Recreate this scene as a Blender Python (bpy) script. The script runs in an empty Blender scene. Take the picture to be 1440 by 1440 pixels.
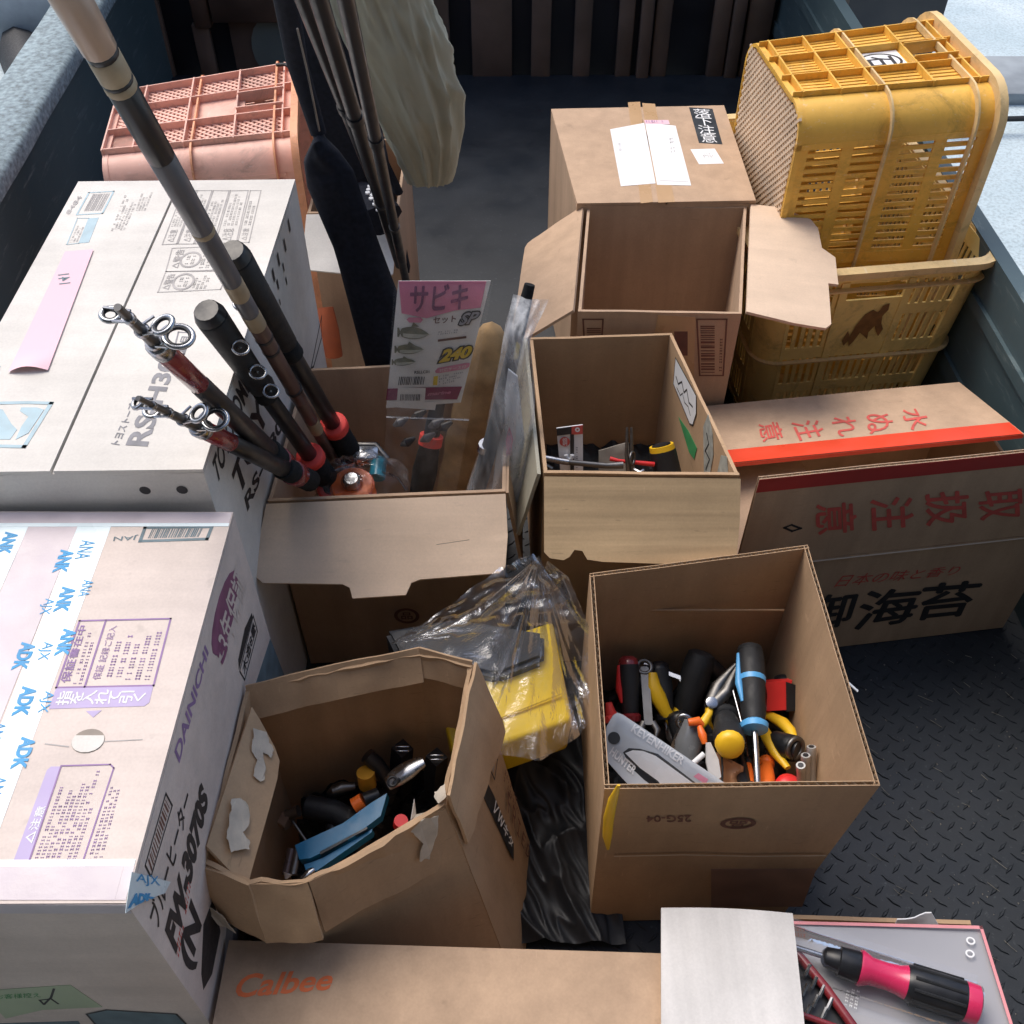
import bpy, bmesh, math, random
from mathutils import Vector, Matrix, noise
R = math.radians
PI = math.pi
sc = bpy.context.scene
COL = sc.collection

# ------------------------------------------------------------ camera
CAM_H, FPX, PITCH = 1.15, 1440.0, R(47.3)
cd = bpy.data.cameras.new('camera'); cd.sensor_width = 36; cd.lens = 36
cd.clip_start = 0.02; cd.clip_end = 200
cam = bpy.data.objects.new('camera', cd); COL.objects.link(cam)
cam.location = (0, 0, CAM_H); cam.rotation_euler = (PI/2 - PITCH, 0, 0)
sc.camera = cam

# ------------------------------------------------------------ light
SUN_EL, SUN_AZ = R(58), R(-38)          # azimuth measured from +Y (away from the camera) to the right
w = bpy.data.worlds.new("World"); sc.world = w; w.use_nodes = True
nt = w.node_tree
sky = nt.nodes.new('ShaderNodeTexSky'); sky.sky_type = 'NISHITA'; sky.sun_disc = False
sky.sun_elevation = SUN_EL; sky.sun_rotation = SUN_AZ
sky.air_density = 1.0; sky.dust_density = 3.0
bg = nt.nodes['Background']; bg.inputs[1].default_value = 0.15
nt.links.new(sky.outputs[0], bg.inputs[0])
sd = bpy.data.lights.new('sun', 'SUN'); sd.energy = 1.6; sd.angle = R(40); sd.color = (1, .93, .84)
sun = bpy.data.objects.new('sun', sd); COL.objects.link(sun)
sdir = Vector((math.sin(SUN_AZ)*math.cos(SUN_EL), math.cos(SUN_AZ)*math.cos(SUN_EL), math.sin(SUN_EL)))
sun.rotation_euler = sdir.to_track_quat('Z', 'Y').to_euler(); sun.location = (0, 0, 6)
vs = sc.view_settings
vs.view_transform = 'Standard'; vs.look = 'None'; vs.gamma = 1; vs.use_curve_mapping = False
vs.exposure = 0.5

# ------------------------------------------------------------ geometry of the view (pixel of the 1440 photo -> point on a plane)
CP = Vector((0, 0, CAM_H))
def ray(u, v):
    a = (u-720)/FPX; b = -(v-720)/FPX; c, s = math.cos(PITCH), math.sin(PITCH)
    return Vector((a, c + b*s, -s + b*c))
def at(u, v, z):
    d = ray(u, v); return CP + d*((z-CAM_H)/d.z)
def aty(u, v, y):
    d = ray(u, v); return CP + d*(y/d.y)
def hit(u, v, P, n):
    d = ray(u, v); return CP + d*((P-CP).dot(n)/d.dot(n))
def V(*a): return Vector(a)

# ------------------------------------------------------------ materials
MATS = {}
def new_mat(name):
    m = bpy.data.materials.new(name); m.use_nodes = True
    n = m.node_tree; b = n.nodes['Principled BSDF']; MATS[name] = m
    return m, n, b
def nnode(n, t, **k):
    x = n.nodes.new(t)
    for a, c in k.items(): setattr(x, a, c)
    return x
def coords(n, scale, rot=(0,0,0)):
    tc = nnode(n, 'ShaderNodeTexCoord'); mp = nnode(n, 'ShaderNodeMapping')
    mp.inputs['Scale'].default_value = scale; mp.inputs['Rotation'].default_value = rot
    n.links.new(tc.outputs['Object'], mp.inputs[0]); return mp.outputs[0]
def noise_n(n, vec, scale, detail=4, rough=.55, dist=0):
    x = nnode(n, 'ShaderNodeTexNoise'); x.inputs['Scale'].default_value = scale
    x.inputs['Detail'].default_value = detail; x.inputs['Roughness'].default_value = rough
    x.inputs['Distortion'].default_value = dist
    n.links.new(vec, x.inputs['Vector']); return x.outputs['Fac']
def ramp(n, fac, stops):
    r = nnode(n, 'ShaderNodeValToRGB'); e = r.color_ramp.elements
    while len(e) < len(stops): e.new(0.5)
    for i, (p, c) in enumerate(stops):
        e[i].position = p; e[i].color = (*c, 1) if not isinstance(c, (int, float)) else (c, c, c, 1)
    n.links.new(fac, r.inputs[0]); return r.outputs[0]
def mul(n, a, b, fac=1.0, mode='MULTIPLY'):
    x = nnode(n, 'ShaderNodeMix', data_type='RGBA', blend_type=mode)
    x.inputs[0].default_value = fac
    n.links.new(a, x.inputs[6]) if hasattr(a, 'links') else setattr(x.inputs[6], 'default_value', (*a, 1))
    n.links.new(b, x.inputs[7]) if hasattr(b, 'links') else setattr(x.inputs[7], 'default_value', (*b, 1))
    return x.outputs[2]
def bump(n, b, h, strength, dist=.001):
    x = nnode(n, 'ShaderNodeBump'); x.inputs['Strength'].default_value = strength
    x.inputs['Distance'].default_value = dist
    n.links.new(h, x.inputs['Height']); n.links.new(x.outputs[0], b.inputs['Normal'])

def plain(name, col, rough=.5, metal=0, var=.18, scale=30, bmp=.15, spec=.5, coat=0, emit=None):
    m, n, b = new_mat(name)
    c = coords(n, (1,1,1)); f = noise_n(n, c, scale, 5)
    lo = tuple(x*(1-var) for x in col); hi = tuple(min(1, x*(1+var)) for x in col)
    n.links.new(ramp(n, f, [(.3, lo), (.7, hi)]), b.inputs['Base Color'])
    f2 = noise_n(n, c, scale*6, 3)
    b.inputs['Metallic'].default_value = metal; b.inputs['Specular IOR Level'].default_value = spec
    n.links.new(ramp(n, noise_n(n, c, scale*2, 4), [(.3, max(0, rough-.1)), (.7, min(1, rough+.12))]), b.inputs['Roughness'])
    if coat: b.inputs['Coat Weight'].default_value = coat
    if bmp: bump(n, b, f2, bmp, .0006)
    return m
def board(name, col, streak=(1, 1, 1), stain=.25, bmp=.35, rough=.82, liner=0.1):
    """kraft board: soft mottling, fine fibre streaks along the flutes, faint scuffs and stains"""
    m, n, b = new_mat(name)
    c = coords(n, (1,1,1)); cs = coords(n, streak)
    base = ramp(n, noise_n(n, c, 5, 6, .65), [(.28, tuple(x*.80 for x in col)), (.72, tuple(min(1, x*1.08) for x in col))])
    st = ramp(n, noise_n(n, cs, 9, 3), [(.35, 1-liner*1.3), (.65, 1.0)])
    fib = ramp(n, noise_n(n, c, 420, 2), [(.3, .93), (.7, 1.0)])
    sp = ramp(n, noise_n(n, c, 3.1, 6, .7, .6), [(.56, 1.0), (.74, 1-stain)])
    scf = ramp(n, noise_n(n, coords(n, (6, 6, 60), (.3, .5, .2)), 6, 3, .6), [(.66, 1.0), (.73, 1-stain*.9)])
    wht = ramp(n, noise_n(n, coords(n, (40, 5, 8), (.1, .2, .9)), 5, 4, .6), [(.67, 0.0), (.74, stain*.8)])
    x = mul(n, mul(n, mul(n, mul(n, base, st), fib), sp), scf)
    xm = nnode(n, 'ShaderNodeMix', data_type='RGBA'); n.links.new(wht, xm.inputs[0]); n.links.new(x, xm.inputs[6]); xm.inputs[7].default_value = (*[min(1, q*1.35+.05) for q in col], 1)
    x = xm.outputs[2]
    n.links.new(x, b.inputs['Base Color']); b.inputs['Roughness'].default_value = rough
    b.inputs['Specular IOR Level'].default_value = .25
    hb = mul(n, noise_n(n, cs, 9, 3), noise_n(n, c, 14, 5), .5, 'ADD')
    bump(n, b, hb, bmp, .0022)
    return m
KRAFT = board('kraft_board', (.56, .375, .225), (3, 3, .25))
KRAFT_X = board('kraft_board_cross', (.66, .47, .27), (.15, 4, 6), liner=.16, bmp=.5)
KRAFT_PALE = board('pale_kraft_board', (.80, .77, .72), (.4, 5, 5), stain=.10, bmp=.2, liner=.05)
KRAFT_TAN = board('tan_kraft_board', (.58, .405, .275), (4, 4, .3), stain=.15)
KRAFT_FLAP = board('smooth_flap_board', (.80, .61, .45), (.3, 5, 5), stain=.10, bmp=.25, liner=.05)
KRAFT_PINK = board('rosy_kraft_board', (.77, .67, .61), (.3, 5, 5), stain=.12, liner=.06)
KRAFT_OLD = board('crumpled_kraft_board', (.53, .355, .215), (3, 3, .5), stain=.3, bmp=.8)
FLUTE = board('flute_paper', (.66, .56, .44), (3, 3, 3), stain=.1)
WHITE_BD = board('white_coated_board', (.74, .72, .70), (5, .3, 5), stain=.05, bmp=.3, rough=.6)
PAPER = plain('white_paper', (.80, .81, .82), .7, var=.04, scale=8, bmp=.1)
PAPER_PINK = plain('pink_paper', (.85, .55, .62), .7, var=.05, scale=8)
INK_BLACK = plain('black_ink', (.03, .028, .03), .6, var=.3, scale=60, bmp=0)
INK_GREY = plain('grey_ink', (.25, .25, .27), .7, var=.3, scale=60, bmp=0)
INK_PALE = plain('pale_grey_ink', (.40, .38, .37), .7, var=.2, scale=60, bmp=0)
INK_TEAL = plain('slate_ink', (.14, .20, .23), .7, var=.25, scale=60, bmp=0)
INK_PURPLE = plain('purple_ink', (.30, .19, .38), .7, var=.15, scale=60, bmp=0)
INK_PLUM = plain('plum_ink', (.25, .09, .17), .7, var=.2, scale=60, bmp=0)
INK_BROWN = plain('brown_ink', (.16, .07, .05), .7, var=.2, scale=60, bmp=0)
INK_RED = plain('red_ink', (.60, .10, .08), .7, var=.15, scale=60, bmp=0)
INK_ORANGE = plain('orange_ink', (.72, .16, .05), .7, var=.1, scale=60, bmp=0)
INK_BLUE = plain('blue_ink', (.06, .32, .62), .6, var=.15, scale=60, bmp=0)
INK_GREEN = plain('green_ink', (.05, .30, .10), .7, var=.15, scale=60, bmp=0)
INK_CYAN = plain('pale_blue_ink', (.38, .52, .58), .6, var=.15, scale=60, bmp=0)
TAPE_RED = plain('red_tape', (.75, .07, .03), .35, var=.1, scale=12, bmp=.3)
TAPE_DKRED = plain('dark_red_band', (.42, .035, .03), .7, var=.1, scale=12, bmp=.1)
TAPE_WHITE = plain('white_glossy_tape', (.74, .86, .90), .28, var=.05, scale=10, bmp=.3)
TAPE_MAUVE = plain('translucent_brown_tape', (.56, .50, .54), .4, var=.10, scale=25, bmp=.4)
TAPE_TAN = plain('tan_packing_tape', (.50, .32, .17), .3, var=.06, scale=10, bmp=.3)
STICK_GREEN = plain('pale_green_sticker', (.42, .50, .34), .6, var=.1, scale=20)
STICK_BLUE = plain('pale_blue_sticker', (.48, .58, .66), .6, var=.08, scale=20)
STICK_BLACK = plain('black_sticker', (.03, .035, .04), .4, var=.2, scale=20)
LABEL_LILAC = plain('lilac_band_ink', (.50, .42, .64), .7, var=.08, scale=40, bmp=0)
LINED = board('printed_liner', (.50, .47, .37), (1, 1, 1), stain=.2)
def grimy(name, col, rough=.5):
    m, n, b = new_mat(name); c = coords(n, (1,1,1))
    base = ramp(n, noise_n(n, c, 7, 6, .7), [(.28, tuple(x*.80 for x in col)), (.7, tuple(min(1, x*1.12) for x in col))])
    dirt = ramp(n, noise_n(n, c, 16, 8, .78, .8), [(.50, 1.0), (.72, .55)])
    scr = ramp(n, noise_n(n, coords(n, (14, 3, 40), (.5, .2, .7)), 7, 5, .7), [(.60, 0.0), (.70, .5)])
    xm = nnode(n, 'ShaderNodeMix', data_type='RGBA'); n.links.new(scr, xm.inputs[0]); n.links.new(mul(n, base, dirt), xm.inputs[6])
    xm.inputs[7].default_value = (*[min(1, q*.5+.42) for q in col], 1)
    n.links.new(xm.outputs[2], b.inputs['Base Color']); n.links.new(ramp(n, noise_n(n, c, 30, 4), [(.3, rough-.1), (.7, rough+.15)]), b.inputs['Roughness'])
    bump(n, b, noise_n(n, c, 70, 5), .35, .0008); return m
YEL_CR = grimy('yellow_crate_plastic', (.92, .52, .09), .42)
YEL_CR2 = grimy('faded_yellow_crate_plastic', (.94, .70, .27), .48)
YEL_RIM = grimy('chalky_yellow_plastic', (.80, .58, .28), .55)
YEL_PALE = plain('sun_bleached_crate_plastic', (.74, .58, .42), .6, var=.12, scale=25, bmp=.4)
ORG_CR = grimy('salmon_crate_plastic', (.86, .50, .40), .5)
ORG_RIM = grimy('orange_crate_rim_plastic', (.84, .38, .20), .5)
STEEL_TEAL = None
CHROME = plain('chrome', (.42, .43, .45), .24, 1, var=.08, scale=40, bmp=.05)
STEEL = plain('tool_steel', (.17, .165, .16), .42, 1, var=.15, scale=60, bmp=.15)
BLACK_PL = plain('black_plastic', (.012, .013, .016), .38, var=.3, scale=30, bmp=.15)
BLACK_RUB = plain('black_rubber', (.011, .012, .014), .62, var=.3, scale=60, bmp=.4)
BLACK_FAB = plain('black_nylon', (.012, .014, .022), .85, var=.35, scale=180, bmp=.6, spec=.25)
FOAM = plain('dark_foam_grip', (.018, .020, .022), .9, var=.3, scale=220, bmp=.7, spec=.2)
RED_PL = plain('red_plastic', (.70, .03, .03), .35, var=.1, scale=20)
CORAL = plain('coral_rubber', (.85, .07, .055), .5, var=.08, scale=20)
DKRED_PL = plain('dark_red_lacquer', (.22, .02, .025), .25, var=.2, scale=20, coat=.5)
ORANGE_PL = plain('orange_plastic', (.85, .16, .02), .4, var=.1, scale=20)
YELLOW_PL = plain('yellow_plastic', (.82, .50, .02), .38, var=.08, scale=20)
CASE_YEL = plain('yellow_case_plastic', (.80, .56, .02), .4, var=.08, scale=8, bmp=.2)
BLUE_PL = plain('blue_plastic', (.008, .17, .36), .4, var=.1, scale=20)
LBLUE_PL = plain('light_blue_plastic', (.10, .38, .72), .4, var=.1, scale=20)
MAGENTA_PL = plain('raspberry_plastic', (.62, .03, .11), .3, var=.1, scale=20, coat=.3)
ROD_BROWN = plain('brown_rod_lacquer', (.10, .055, .045), .38, var=.25, scale=25, bmp=.05, coat=.12)
ROD_BLACK = plain('black_rod_lacquer', (.012, .013, .016), .38, var=.3, scale=25, bmp=.03, coat=.12)
ROD_TAN = plain('tan_rod_butt', (.48, .33, .24), .35, var=.12, scale=20, coat=.3)
GOLD = plain('gold_winding', (.36, .28, .18), .5, .1, var=.2, scale=50)
ROD_GREY = plain('grey_rod_lacquer', (.11, .11, .12), .38, var=.2, scale=20, coat=.12)
TAN_FAB = plain('tan_padded_cloth', (.42, .27, .13), .85, var=.2, scale=60, bmp=.6)
CONC_D = plain('grey_kerb_concrete', (.30, .33, .35), .9, var=.15, scale=14, bmp=.5)
WALL_M = plain('shade_block_render', (.16, .15, .14), .9, var=.1, scale=4)
KHAKI = plain('khaki_cloth', (.42, .41, .32), .8, var=.12, scale=9, bmp=.7, spec=.3)
WOOD = plain('dark_brown_plank', (.11, .078, .062), .6, var=.35, scale=7, bmp=.5)
NAVY = plain('dark_headboard_paint', (.016, .020, .030), .5, var=.35, scale=4, bmp=.2)
GREYTEAL = plain('weathered_teal_patch', (.12, .16, .16), .7, var=.15, scale=6)
CARD_GREY = plain('grey_printed_card', (.36, .36, .38), .35, var=.05, scale=4, bmp=.05, coat=.5)
CARD_PINKRED = plain('pink_red_card_edge', (.75, .30, .32), .4, var=.1, scale=20)
CARD_CREAM = plain('cream_packet_card', (.86, .84, .80), .5, var=.05, scale=8, bmp=.05)
CARD_PINK = plain('pink_packet_print', (.72, .25, .36), .5, var=.15, scale=8, bmp=0)
CARD_WINE = plain('wine_packet_print', (.28, .03, .10), .5, var=.15, scale=8, bmp=0)
FISH = plain('fish_print', (.20, .20, .13), .6, var=.4, scale=80, bmp=0)
FISH_B = plain('fish_belly_print', (.50, .50, .42), .6, var=.2, scale=80, bmp=0)
YEL_INK = plain('yellow_print', (.80, .56, .04), .6, var=.1, scale=20, bmp=0)
BLADE = plain('printed_blade_insert', (.86, .88, .90), .25, 0, var=.05, scale=10, bmp=.02)
CARD_SLATE = plain('slate_grey_card', (.52, .56, .60), .4, var=.08, scale=6, bmp=.03)
WINE_CLOTH = plain('reel_line', (.85, .20, .12), .4, var=.15, scale=60)
TEAL_PL = plain('teal_reel_plastic', (.02, .25, .36), .3, var=.15, scale=20)

def film(name, tint=(1,1,1), veil=.12, lo=0, sx=(1,1,1), scale=22, bmp=1.0, rough=.12):
    m, n, b = new_mat(name); n.nodes.remove(b)
    out = n.nodes['Material Output']
    c = coords(n, sx); f = noise_n(n, c, scale, 5, .6, 1.2)
    bp = nnode(n, 'ShaderNodeBump'); bp.inputs['Strength'].default_value = bmp; bp.inputs['Distance'].default_value = .006
    n.links.new(f, bp.inputs['Height'])
    tr = nnode(n, 'ShaderNodeBsdfTransparent'); tr.inputs[0].default_value = (*tint, 1)
    gl = nnode(n, 'ShaderNodeBsdfGlossy'); gl.inputs['Roughness'].default_value = rough; gl.inputs['Color'].default_value = (.95,.97,1,1)
    df = nnode(n, 'ShaderNodeBsdfDiffuse'); df.inputs[0].default_value = (.8, .82, .85, 1)
    fr = nnode(n, 'ShaderNodeFresnel'); fr.inputs[0].default_value = 1.5
    n.links.new(bp.outputs[0], gl.inputs['Normal']); n.links.new(bp.outputs[0], fr.inputs['Normal'])
    m1 = nnode(n, 'ShaderNodeMixShader'); m2 = nnode(n, 'ShaderNodeMixShader')
    v = ramp(n, noise_n(n, c, scale*.6, 6, .7, 2.0), [(.45-lo, 0.02), (.62-lo, veil), (.75-lo, min(1, veil*2.6))])
    n.links.new(v, m1.inputs[0]); n.links.new(tr.outputs[0], m1.inputs[1]); n.links.new(df.outputs[0], m1.inputs[2])
    k = nnode(n, 'ShaderNodeMath', operation='MULTIPLY_ADD'); k.inputs[1].default_value = .6; k.inputs[2].default_value = .02
    n.links.new(fr.outputs[0], k.inputs[0])
    n.links.new(k.outputs[0], m2.inputs[0]); n.links.new(m1.outputs[0], m2.inputs[1]); n.links.new(gl.outputs[0], m2.inputs[2])
    n.links.new(m2.outputs[0], out.inputs[0]); return m
FILM = film('crumpled_clear_film', veil=.08, bmp=.8)
FILM_BAG = film('clear_bag_film', veil=.12, scale=14)
FILM_MILK = film('milky_bag_film', (.93,.94,.95), veil=.32, lo=.14, scale=9, sx=(1,1,.4), bmp=.6, rough=.25)
BLISTER = film('blister_shell', veil=.05, scale=7, bmp=.5, rough=.06)

def steel_wall():
    m, n, b = new_mat('scuffed_teal_paint')
    c = coords(n, (1,1,1)); cs = coords(n, (1, .35, 3), (0, .4, 0))
    base = ramp(n, noise_n(n, c, 3, 5), [(.3, (.050, .085, .100)), (.7, (.085, .130, .145))])
    scr = ramp(n, noise_n(n, cs, 26, 8, .75), [(.56, 0.0), (.70, 1.0)])
    mx = nnode(n, 'ShaderNodeMix', data_type='RGBA'); n.links.new(scr, mx.inputs[0])
    n.links.new(base, mx.inputs[6]); mx.inputs[7].default_value = (.17, .22, .23, 1)
    n.links.new(mx.outputs[2], b.inputs['Base Color']); b.inputs['Roughness'].default_value = .5
    bump(n, b, noise_n(n, c, 60, 5), .3, .001); return m
TRUCK_IN = steel_wall()
RAIL_TOP = plain('worn_grey_rail_rubber', (.24, .31, .34), .7, var=.5, scale=110, bmp=1.2)
def mat_floor():
    m, n, b = new_mat('rubber_bed_mat')
    c = coords(n, (1,1,1))
    base = ramp(n, noise_n(n, c, 6, 6, .65), [(.3, (.010, .014, .020)), (.7, (.022, .028, .036))])
    dust = ramp(n, noise_n(n, c, 140, 6, .75), [(.60, 0.0), (.78, 1.0)])
    mx = nnode(n, 'ShaderNodeMix', data_type='RGBA'); n.links.new(dust, mx.inputs[0])
    n.links.new(base, mx.inputs[6]); mx.inputs[7].default_value = (.10, .115, .125, 1)
    n.links.new(mx.outputs[2], b.inputs['Base Color'])
    n.links.new(ramp(n, noise_n(n, c, 9, 5), [(.3, .38), (.7, .62)]), b.inputs['Roughness'])
    bump(n, b, noise_n(n, c, 300, 4), .3, .0006); return m
MATF = mat_floor()
def ground_m():
    m, n, b = new_mat('pale_concrete_paving')
    c = coords(n, (1,1,1))
    base = ramp(n, noise_n(n, c, 1.1, 7, .65, .8), [(.3, (.40, .50, .54)), (.55, (.54, .63, .66)), (.72, (.68, .74, .76))])
    spk = ramp(n, noise_n(n, c, 90, 4, .7), [(.34, .72), (.55, 1.0)])
    n.links.new(mul(n, base, spk), b.inputs['Base Color']); b.inputs['Roughness'].default_value = .9
    bump(n, b, noise_n(n, c, 80, 4), .5, .003); return m
GROUND = ground_m()

# ------------------------------------------------------------ object helpers
ORG = {}
def thing(name, label, cat, loc=(0,0,0), group=None):
    o = bpy.data.objects.new(name, None); COL.objects.link(o); o.empty_display_size = .03
    o.location = loc; o['label'] = label; o['category'] = cat
    if group: o['group'] = group
    ORG[o.name] = Vector(loc); return o
def placed(name, label, cat, a, b, roll=0, group=None, up=(0,0,1)):
    """an Empty whose +X axis runs from a to b; parts are then built in its own frame"""
    o = bpy.data.objects.new(name, None); COL.objects.link(o); o.empty_display_size = .02
    x = (b-a).normalized(); upv = Vector(up)
    if abs(x.dot(upv)) > .95: upv = Vector((0, 1, 0))
    y = upv.cross(x).normalized(); z = x.cross(y)
    M = Matrix((x, y, z)).transposed().to_4x4() @ Matrix.Rotation(roll, 4, 'X'); M.translation = a
    o.matrix_world = M; o['label'] = label; o['category'] = cat
    if group: o['group'] = group
    ORG[o.name] = Vector((0,0,0)); return o
class MB:
    def __init__(s): s.v = []; s.f = []
    def add(s, vs, fs):
        k = len(s.v); s.v += [Vector(p) for p in vs]; s.f += [tuple(i+k for i in f) for f in fs]; return s
    def build(s, name, mat, parent=None, label=None, cat=None, group=None, kind=None, smooth=.85, merge=False):
        off = ORG.get(parent.name, Vector()) if parent is not None else Vector()
        me = bpy.data.meshes.new(name); me.from_pydata([p-off for p in s.v], [], s.f); 
        if merge:
            bm = bmesh.new(); bm.from_mesh(me); bmesh.ops.remove_doubles(bm, verts=bm.verts, dist=1e-5); bm.to_mesh(me); bm.free()
        me.materials.append(mat)
        if smooth:
            me.polygons.foreach_set('use_smooth', [True]*len(me.polygons)); me.set_sharp_from_angle(angle=smooth)
        me.update(); me.validate()
        o = bpy.data.objects.new(name, me); COL.objects.link(o)
        if parent is not None: o.parent = parent; ORG[o.name] = off
        else: ORG[o.name] = Vector()
        if label: o['label'] = label
        if cat: o['category'] = cat
        if group: o['group'] = group
        if kind: o['kind'] = kind
        return o
    # --- primitives
    def box(s, c, sz, M=None):
        c = Vector(c); hx, hy, hz = sz[0]/2, sz[1]/2, sz[2]/2
        r = min(hx, hy, hz)*.25
        vs = []; fs = []
        bm = bmesh.new(); bmesh.ops.create_cube(bm, size=1)
        for v in bm.verts: v.co = Vector((v.co.x*sz[0], v.co.y*sz[1], v.co.z*sz[2]))
        bmesh.ops.bevel(bm, geom=list(bm.edges), offset=min(r, .003), segments=1, affect='EDGES')
        for v in bm.verts:
            p = v.co + c
            vs.append(M @ p if M else p)
        for f in bm.faces: fs.append([v.index for v in f.verts])
        bm.verts.index_update()
        bm.verts.ensure_lookup_table()
        fs = [[v.index for v in f.verts] for f in bm.faces]
        bm.free(); return s.add(vs, fs)
    def bar(s, a, b, wv, hv):
        """square bar from a to b, half-extent vectors wv and hv"""
        vs = [a-wv-hv, a+wv-hv, a+wv+hv, a-wv+hv, b-wv-hv, b+wv-hv, b+wv+hv, b-wv+hv]
        return s.add(vs, [(3,2,1,0), (4,5,6,7), (0,1,5,4), (1,2,6,5), (2,3,7,6), (3,0,4,7)])
    def panel(s, q, t, nu=1, nv=1, fn=None):
        """slab: q = bl, br, tr, tl of the outer face (counter-clockwise from outside), t inwards"""
        q = [Vector(p) for p in q]; n = (q[1]-q[0]).cross(q[3]-q[0]).normalized()
        vs = []
        for side in (0, 1):
            for j in range(nv+1):
                for i in range(nu+1):
                    a, b = i/nu, j/nv
                    p = (q[0]*(1-a)+q[1]*a)*(1-b) + (q[3]*(1-a)+q[2]*a)*b
                    if fn: p = p + fn(a, b, p, n)
                    vs.append(p - n*t*side)
        W = nu+1; K = W*(nv+1); fs = []
        for j in range(nv):
            for i in range(nu):
                a = j*W+i; fs.append((a, a+1, a+1+W, a+W)); fs.append((a+K, a+W+K, a+1+W+K, a+1+K))
        for i in range(nu):
            fs.append((i+1, i, i+K, i+1+K)); a = nv*W+i; fs.append((a, a+1, a+1+K, a+K))
        for j in range(nv):
            a = j*W; fs.append((a, a+W, a+W+K, a+K)); a = j*W+nu; fs.append((a+W, a, a+K, a+W+K))
        return s.add(vs, fs)
    def tube(s, pts, r, n=10, caps=True, asp=1.0, ref=None):
        pts = [Vector(p) for p in pts]
        rr = r if isinstance(r, (list, tuple)) else [r]*len(pts)
        vs = []; fs = []; prev = None
        for i, p in enumerate(pts):
            d = (pts[min(i+1, len(pts)-1)] - pts[max(i-1, 0)])
            if d.length < 1e-9: d = Vector((0,0,1))
            d.normalize()
            if prev is None:
                u = Vector(ref) if ref is not None else (Vector((0,0,1)) if abs(d.z) < .9 else Vector((0,1,0)))
            else: u = prev
            u = (u - d*u.dot(d)).normalized(); prev = u; w2 = d.cross(u)
            for k in range(n):
                a = 2*PI*k/n; vs.append(p + u*math.cos(a)*rr[i]*asp + w2*math.sin(a)*rr[i])
        for i in range(len(pts)-1):
            for k in range(n):
                a = i*n+k; b = i*n+(k+1) % n; fs.append((a, b, b+n, a+n))
        if caps:
            fs.append(tuple(range(n))[::-1]); m = (len(pts)-1)*n; fs.append(tuple(range(m, m+n)))
        return s.add(vs, fs)
    def lathe(s, prof, n=16, M=None, asp=1.0):
        """profile [(x, r)] about local +X"""
        k = len(s.v); s.tube([(x, 0, 0) for x, _ in prof], [max(r, 1e-4) for _, r in prof], n, asp=asp, ref=(0,0,1))
        # tube keeps a common direction even for coincident x
        j = k
        for x, r in prof:
            for q in range(n):
                a = 2*PI*q/n; p = Vector((x, -math.sin(a)*max(r,1e-4), math.cos(a)*max(r,1e-4)*asp))
                s.v[j] = M @ p if M else p; j += 1
        return s
    def prism(s, outline, o, ux, uy, t):
        """extrude a 2-D outline lying in the frame (o, ux, uy) by t against its normal"""
        o, ux, uy = Vector(o), Vector(ux), Vector(uy); n = ux.cross(uy).normalized()
        m = len(outline); top = [o + ux*a + uy*b for a, b in outline]
        bot = [p - n*t for p in top]
        fs = [tuple(range(m)), tuple(range(2*m-1, m-1, -1))] + [((i+1) % m, i, i+m, (i+1) % m + m) for i in range(m)]
        return s.add(top+bot, fs)
    def torus(s, c, n, Rr, r, a=14, b=6, sc2=(1,1)):
        b = max(b, 8); a = max(a, 18)
        c, n = Vector(c), Vector(n).normalized(); u = n.orthogonal().normalized(); w2 = n.cross(u)
        vs = []; fs = []
        for i in range(a):
            t = 2*PI*i/a; d = u*math.cos(t)*sc2[0] + w2*math.sin(t)*sc2[1]
            for j in range(b):
                q = 2*PI*j/b; vs.append(c + d*(Rr + r*math.cos(q)) + n*r*math.sin(q))
        for i in range(a):
            for j in range(b):
                fs.append((i*b+j, ((i+1) % a)*b+j, ((i+1) % a)*b+(j+1) % b, i*b+(j+1) % b))
        return s.add(vs, fs)
    def sheet(s, fn, nu, nv):
        vs = [fn(i/nu, j/nv) for j in range(nv+1) for i in range(nu+1)]; W = nu+1
        return s.add(vs, [(j*W+i, j*W+i+1, (j+1)*W+i+1, (j+1)*W+i) for j in range(nv) for i in range(nu)])
def rpoly(w_, h_, r, n=4):
    out = []
    for cx, cy, a0 in ((w_-r, h_-r, 0), (r, h_-r, 90), (r, r, 180), (w_-r, r, 270)):
        for i in range(n+1):
            a = R(a0 + 90*i/n); out.append((cx + r*math.cos(a), cy + r*math.sin(a)))
    return out
def n3(p, s, k=0): return noise.noise(Vector(p)*s + Vector((k*7.3, k*3.1, k*1.7)))
def onpoly(pts, off=.0006):
    """flat printed patch from world points, lifted off its surface towards the viewer"""
    if len(pts) == 2: n = V(0,0,1) if abs(pts[0].z-pts[1].z) < 1e-6 else V(0,-1,0)
    else: n = (pts[1]-pts[0]).cross(pts[2]-pts[0]).normalized()
    if n.dot(CP-pts[0]) < 0: n = -n
    off = off*.22 if off < .0019 else off
    return [p + n*off for p in pts], n
def patch(name, pts, mat, parent, off=.0006, t=.0003, label=None):
    q, n = onpoly(pts, off); m = MB(); k = len(q)
    if (q[1]-q[0]).cross(q[2]-q[0]).dot(n) < 0: q = q[::-1]
    m.add(q + [p - n*t for p in q], [tuple(range(k))] + [((i+1) % k, i, i+k, (i+1) % k+k) for i in range(k)])
    return m.build(name, mat, parent, label=label, smooth=0)
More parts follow.
